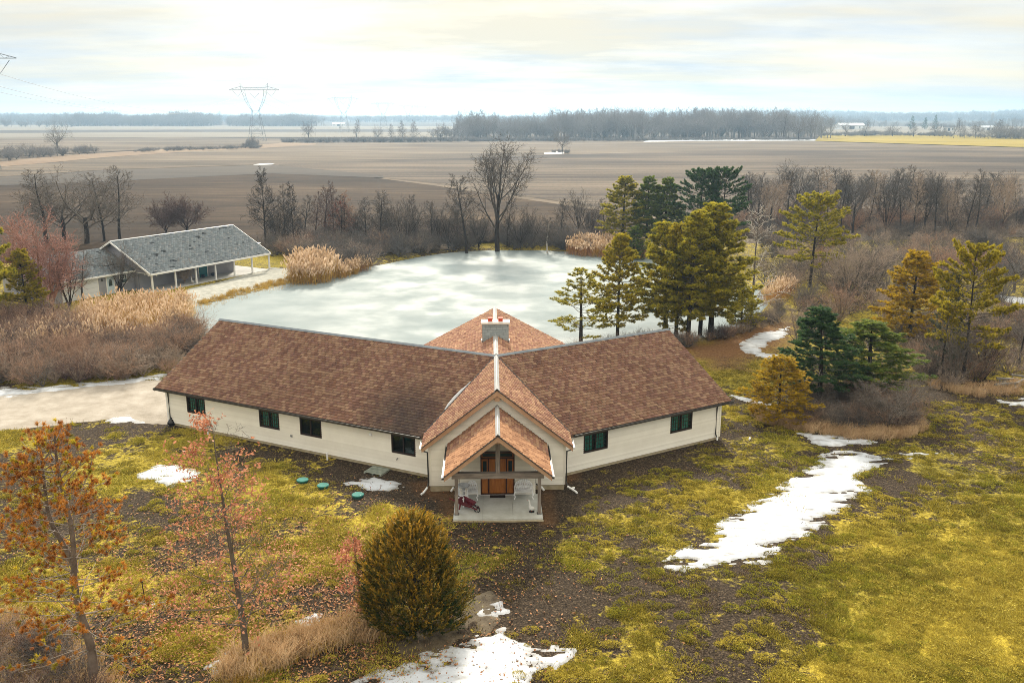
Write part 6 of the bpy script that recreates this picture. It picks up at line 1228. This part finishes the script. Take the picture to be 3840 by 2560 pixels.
for s in (-1, 1):
    MB().prism([(-1.0, s * .27, .46), (.72, s * .09, .20), (.72, s * .09, .25), (-1.0, s * .27, .51)], (0, s * .035, 0)).build('handle', M_RED, wbp); MB().prism([(-.35, s * .2, .28), (-.27, s * .2, .28), (-.33, s * .22, 0), (-.40, s * .22, 0)], (0, s * .04, 0)).build('leg', M_RED, wbp)
wh = MB(); wc = np.array([.62, 0, .215]); an = np.linspace(0, 2 * math.pi, 21)
wh.tube([tuple(wc + np.array([math.cos(a) * .20, 0, math.sin(a) * .20])) for a in an], .022, 6, False); M_BLK = mat('black_iron_wheel', (.012, .012, .013), rough=.5); wo = wh.build('wheel', M_BLK, wbp, True)
for k in range(6): a = k * math.pi / 3; MB().tube([tuple(wc), tuple(wc + np.array([math.cos(a) * .19, 0, math.sin(a) * .19]))], .011, 4).build('spoke', M_BLK, wo)
MB().tube([(.62, -.09, .215), (.62, .09, .215)], .02, 6).build('axle', M_BLK, wbp)
bird('goose_statue', 'white goose statue on a dark base at the right front of the porch', hl(1.78, -10.3), -1.0 + math.pi * 1.1, .88, M_WPAINT, M_BLK)
mt = MB()
for k in range(12): mt.box(-.42 + k * .07, -.42 + k * .07 + .064, -.17, .17, 0, .018)
tag(mt.box(-.42, .42, -.16, .16, -.001, .012).build('door_mat', mat('mat_brown', (.030, .018, .014), rough=1), None, False, hl(0, -8.32, .152), HROT), 'dark brown mat in front of the porch door', 'mat')
# septic lids
M_LID = mat('teal_plastic', (.018, .13, .11), (.035, .185, .155), rough=.8, noise=1, nscale=3)
for (x, y), lab in zip(((695, 1103), (742, 1115), (822, 1137)), ('round teal septic lid furthest from the porch', 'middle round teal septic lid on the lawn', 'round teal septic lid nearest the porch')):
    X, Y = G(x, y, .1); o = thing('septic_lid', lab, 'lid', (X, Y, gz1(X, Y)), x * .01, 'three septic lids on the lawn'); MB().lathe([(.30, -.1), (.30, .12)], 22).build('riser', mat('dark_teal', (.012, .07, .06), rough=.6), o); ld = MB().lathe([(.325, .12), (.34, .135), (.34, .165), (.31, .19), (.02, .20)], 24).build('lid', M_LID, o)
    for k in range(4): a = k * 1.57 + .4; MB().lathe([(.02, 0), (.02, .015)], 6, (.26 * math.cos(a), .26 * math.sin(a), .19)).build('bolt', M_DKMET, ld)
# pallet leaning low at the wall
X, Y = G(866, 1076, 0); pl = thing('pallet', 'old grey-green wooden pallet lying against the house wall', 'pallet', (X, Y, gz1(X, Y) - .02), -.42); M_PAL = mat('pallet_wood', (.13, .17, .15), (.30, .32, .27), rough=.95, rand=.7, noise=.5, nscale=3)
for k in range(8): MB().box(-.60, .60, -.52 + k * .135, -.52 + k * .135 + .095, .115, .137).build('slat', M_PAL, pl)
for x in (-.55, 0, .55): MB().box(x - .045, x + .045, -.53, .53, .02, .115).build('bearer', M_PAL, pl)
for k in (-.45, 0, .45): MB().box(-.60, .60, k - .05, k + .05, 0, .02).build('slat', M_PAL, pl)
for (x, y), lab, h in (((752, 1054), 'short white plastic pipe standing by the house wall', .42), ((478, 996), 'small white plastic pipe near the left wing window', .34)):
    X, Y = G(x, y, -.15); tag(MB().tube([(0, 0, -.1), (0, 0, h)], .055, 10).lathe([(.065, h), (.065, h + .05), (.02, h + .06)], 10).build('vent_pipe', M_PVC, None, False, (X, Y, gz1(X, Y))), lab, 'pipe')
X, Y = G(399, 968); o = thing('trash_bag', 'black rubbish bag heaped at the left corner of the house', 'bag', (X - .1, Y - .15, gz1(X, Y))); b_ = MB().lathe([(.18, 0), (.27, .10), (.26, .25), (.16, .38), (.06, .44), (.09, .54), (.03, .56)], 14); q = R_(3); b_.v = [tuple(np.array(v) * (1 + q.normal(0, .06, 3))) for v in b_.v]; b_.build('bag', mat('black_plastic', (.008, .008, .009), rough=.3, spec=.5), o, True)
X, Y = G(333, 1378); o = thing('garden_stake', 'thin dark metal stake standing in the left lawn', 'stake', (X, Y, gz1(X, Y))); MB().tube([(0, 0, -.1), (-.06, .02, .95)], .022, 6).build('rod', M_DKMET, o); MB().box(-.12, -.0, .0, .04, .88, .93).build('hook', M_DKMET, o)
for (x, y), lab, rz in (((1314, 1117), 'white drain tube lying on the soil right of the porch', .5), ((1722, 1006), 'white drain tube lying on the lawn right of the house', 1.2)):
    X, Y = G(x, y); tag(MB().tube([(-.16, 0, .06), (.16, 0, .06)], .06, 10).build('drain_tube', M_PVC, None, False, (X, Y, gz1(X, Y)), rz), lab, 'pipe')
# heap of old timbers at the right edge
M_LOG = mat('grey_timber', (.13, .12, .11), (.33, .31, .28), rough=.95, noise=1, nscale=3); q = R_(12); LABS = ['lowest', 'leaning', 'crossed', 'snowy', 'topmost', 'short', 'broken', 'frontmost']
for k in range(8):
    x, y = G(2285 + k * 9, 900 - (k * 37) % 26); tag(MB().box(-1.1 + .3 * (k % 3), 1.1, -.08, .08, 0, .14).build('timber', M_LOG, None, False, (x, y, gz1(x, y) + .04 + .10 * (k % 4)), q.uniform(-.6, .9)), 'weathered grey beam in the timber heap at the right edge', 'timber', 'timbers heaped at the right edge')
# stumps standing in the ice
for (x, y), lab in (((719, 650), 'left dark post stub frozen into the ice by the reeds'), ((728, 650), 'right dark post stub frozen into the ice by the reeds')):
    X, Y = G(x, y, POND_Z); tag(MB().lathe([(.16, -.2), (.15, .35), (.11, .45), (.02, .47)], 9).build('post_stub', M_BLK, None, True, (X, Y, POND_Z)), lab, 'post')

# ------------------------------------------------------------------ pylons and wires, far farm buildings
M_STEEL = mat('galvanised_steel', (.13, .14, .15), (.2, .21, .22), rough=.6, noise=1, nscale=.2)
def tower(Y, X, lab, k):
    o = thing('transmission_tower', lab, 'pylon', (X, Y, gz1(X, Y)), .03, 'pylons of the power line'); r1, r2 = .13, .075
    lg = MB()
    for sx in (-1, 1):
        for sy in (-1, 1):
            lg.tube([(sx * 6.6, sy * 5, -.5), (sx * 4.6, sy * 3.6, 13), (sx * 2.9, sy * 1.5, 25)], r1, 4)
    for z0, z1 in ((0, 6.5), (6.5, 13), (13, 19), (19, 25)):
        w = lambda z: np.interp(z, (0, 13, 25), (6.6, 4.6, 2.9)); dd = lambda z: np.interp(z, (0, 13, 25), (5, 3.6, 1.5))
        for sy in (-1, 1): lg.tube([(-w(z0), sy * dd(z0), z0), (w(z1), sy * dd(z1), z1)], r2, 3).tube([(w(z0), sy * dd(z0), z0), (-w(z1), sy * dd(z1), z1)], r2, 3).tube([(-w(z1), sy * dd(z1), z1), (w(z1), sy * dd(z1), z1)], r2, 3)
        for sx in (-1, 1): lg.tube([(sx * w(z0), -dd(z0), z0), (sx * w(z1), dd(z1), z1)], r2, 3)
    lg.build('legs', M_STEEL, o)
    for s in (-1, 1):
        f = MB(); inn = [(2.2, 25), (4.2, 28.5), (6.2, 33), (7.5, 38), (7.6, 41.7)]; out = [(2.9, 25), (5.6, 28.5), (8.0, 33), (9.8, 38), (10.7, 41.7)]
        f.tube([(s * a, 0, z) for a, z in inn], r1, 4).tube([(s * a, 0, z) for a, z in out], r1, 4)
        for (a, z), (b, z2) in zip(inn[:-1], out[1:]): f.tube([(s * a, 0, z), (s * b, 0, z2)], r2, 3)
        for (a, z), (b, z2) in zip(out[:-1], inn[1:]): f.tube([(s * a, 0, z), (s * b, 0, z2)], r2, 3)
        f.tube([(s * 10.7, 0, 41.7), (s * 11.4, 0, 47)], r1, 4).tube([(s * 8.6, 0, 43.4), (s * 11.4, 0, 47)], r2, 3); f.build('fork_arm', M_STEEL, o)
    c = MB()
    for y in (-.6, .6): c.tube([(-20.4, 0, 41.7), (-10.7, y, 41.7), (10.7, y, 41.7), (20.4, 0, 41.7)], r1, 4)
    c.tube([(-20.4, 0, 41.8), (-11.2, 0, 44.2), (-8.6, 0, 43.4), (8.6, 0, 43.4), (11.2, 0, 44.2), (20.4, 0, 41.8)], r1, 4)
    zt = lambda x: np.interp(abs(x), (0, 8.6, 11.2, 20.4), (43.4, 43.4, 44.2, 41.8))
    xs = np.arange(-18, 18.1, 2.0)
    for i, x in enumerate(xs[:-1]): a, b = (41.7, zt(xs[i + 1])) if i % 2 else (zt(x), 41.7); c.tube([(x, 0, a), (xs[i + 1], 0, b)], r2, 3)
    c.build('cross_arm', M_STEEL, o)
    for x in (-13.7, 0, 13.7): MB().tube([(x - 4.0, 0, 41 - (abs(x) < 1) * 1.8), (x, 0, 36.2 - (abs(x) < 1)), (x + 4.0, 0, 41 - (abs(x) < 1) * 1.8)], .13, 4).build('insulator', M_STEEL, o)
TW_ = [(352, -208), (763, -213), (1183, -217), (1603, -225), (2023, -229), (2443, -240)]
for k, ((Y, X), lab) in enumerate(zip(TW_, ('pylon at the left edge of which only an arm tip shows', 'nearest fully visible lattice pylon', 'second fully visible pylon along the line', 'third fully visible pylon along the line', 'fourth visible pylon, half lost in haze', 'farthest faint pylon of the line'))): tower(Y, X, lab, k)
M_WIRE = mat('power_cable', (.16, .17, .18), rough=.5)
def wire(a, b, sag, lab, r=.07):
    t = np.linspace(0, 1, 25)[:, None]; P = np.array(a) * (1 - t) + np.array(b) * t; P[:, 2] -= (4 * sag * t * (1 - t))[:, 0]; V, F = tube_np([P], [np.full(25, r)], 4); tag(link('power_cable', mesh_np('power_cable', V, [F], None, [M_WIRE])), lab, 'cable', 'cables of the power line')
wn_n = {-13.7: 'left phase', 0.0: 'middle phase', 13.7: 'right phase'}
for i, ((Ya, Xa), (Yb, Xb)) in enumerate(zip([(-60, -219)] + TW_[:3], TW_[:4])):
    seg = ('before the left-edge pylon', 'between the left-edge pylon and the next one', 'beyond the nearest fully visible pylon', 'beyond the second fully visible pylon')[i]
    for x, nm in wn_n.items(): wire((Xa + x, Ya, 36 - (x == 0)), (Xb + x, Yb, 36 - (x == 0)), 13, nm + ' cable strung ' + seg)
def barn(name, label, X, Y, w, d, h, rz, wall, roof, cat='barn'):
    z = gz1(X, Y); o = thing(name, label, cat, (X, Y, z - .5), rz); MB().prism([(-w / 2, -d / 2, 0), (-w / 2, d / 2, 0), (-w / 2, d / 2, h), (-w / 2, 0, h * 1.45), (-w / 2, -d / 2, h)], (w, 0, 0)).build('wall', wall, o)
    for s in (-1, 1): MB().prism([(-w / 2 - .5, s * (d / 2 + .6), h - .25), (-w / 2 - .5, 0, h * 1.45 + .1), (-w / 2 - .5, 0, h * 1.45 + .4), (-w / 2 - .5, s * (d / 2 + .6), h + .05)], (w + 1, 0, 0)).build('roof', roof, o)
    MB().box(-w * .1, w * .1, -d / 2 - .12, -d / 2 - .01, 0, h * .8).build('door', M_DKMET, o)
    for x in (-.35, .3): MB().box(w * x - 1, w * x + 1, -d / 2 - .1, -d / 2 - .01, h * .4, h * .7).build('window', M_DGL, o)
M_ROOFG = mat('barn_roof', (.62, .64, .66), rough=.5)
_x = lambda px, Y: (px - 1176) / 2042.0 * Y
barn('barn', 'white farm barn far off beyond the golden field', _x(1930, 1500), 1500, 44, 16, 7, .1, M_WHT, M_ROOFG)
barn('farmhouse', 'small white farmhouse far right beyond the golden field', _x(2150, 1300), 1300, 16, 10, 6, -.2, M_WHT, M_DKMET, 'house'); barn('farmhouse', 'white farm building far off right of the firs', _x(2235, 1350), 1350, 22, 10, 5, .2, M_WHT, M_ROOFG, 'house')
barn('farmhouse', 'tiny white farm building on the middle horizon under the pylons', _x(790, 1900), 1900, 26, 12, 6, .0, M_WHT, M_ROOFG, 'house'); barn('farmhouse', 'tiny farm building left of the far barn', _x(1760, 2200), 2200, 30, 12, 6, .1, M_WHT, M_ROOFG, 'house')
X, Y = _x(2246, 2300), 2300; tag(MB().lathe([(4, -2), (4, 24), (2.8, 27), (.2, 28.5)], 16).build('silo', mat('silo_concrete', (.3, .3, .3), rough=.8), None, True, (X, Y, gz1(X, Y))), 'far grey silo on the right horizon', 'silo')

# ------------------------------------------------------------------ haze
HZ = bpy.data.materials.new('haze_air'); HZ.use_nodes = True; _t = HZ.node_tree; _t.nodes.clear()
_pv = N(_t, 'ShaderNodeVolumePrincipled'); _pv.inputs['Color'].default_value = (0.50, 0.74, 1.0, 1); _pv.inputs['Density'].default_value = 0.00019; _pv.inputs['Anisotropy'].default_value = 0.5
_t.links.new(_pv.outputs[0], N(_t, 'ShaderNodeOutputMaterial').inputs['Volume'])
tag(MB().box(-7500, 7500, -900, 9000, -12, 88).build('haze', HZ), 'pale bluish winter haze over the fields', 'haze', kind='stuff')
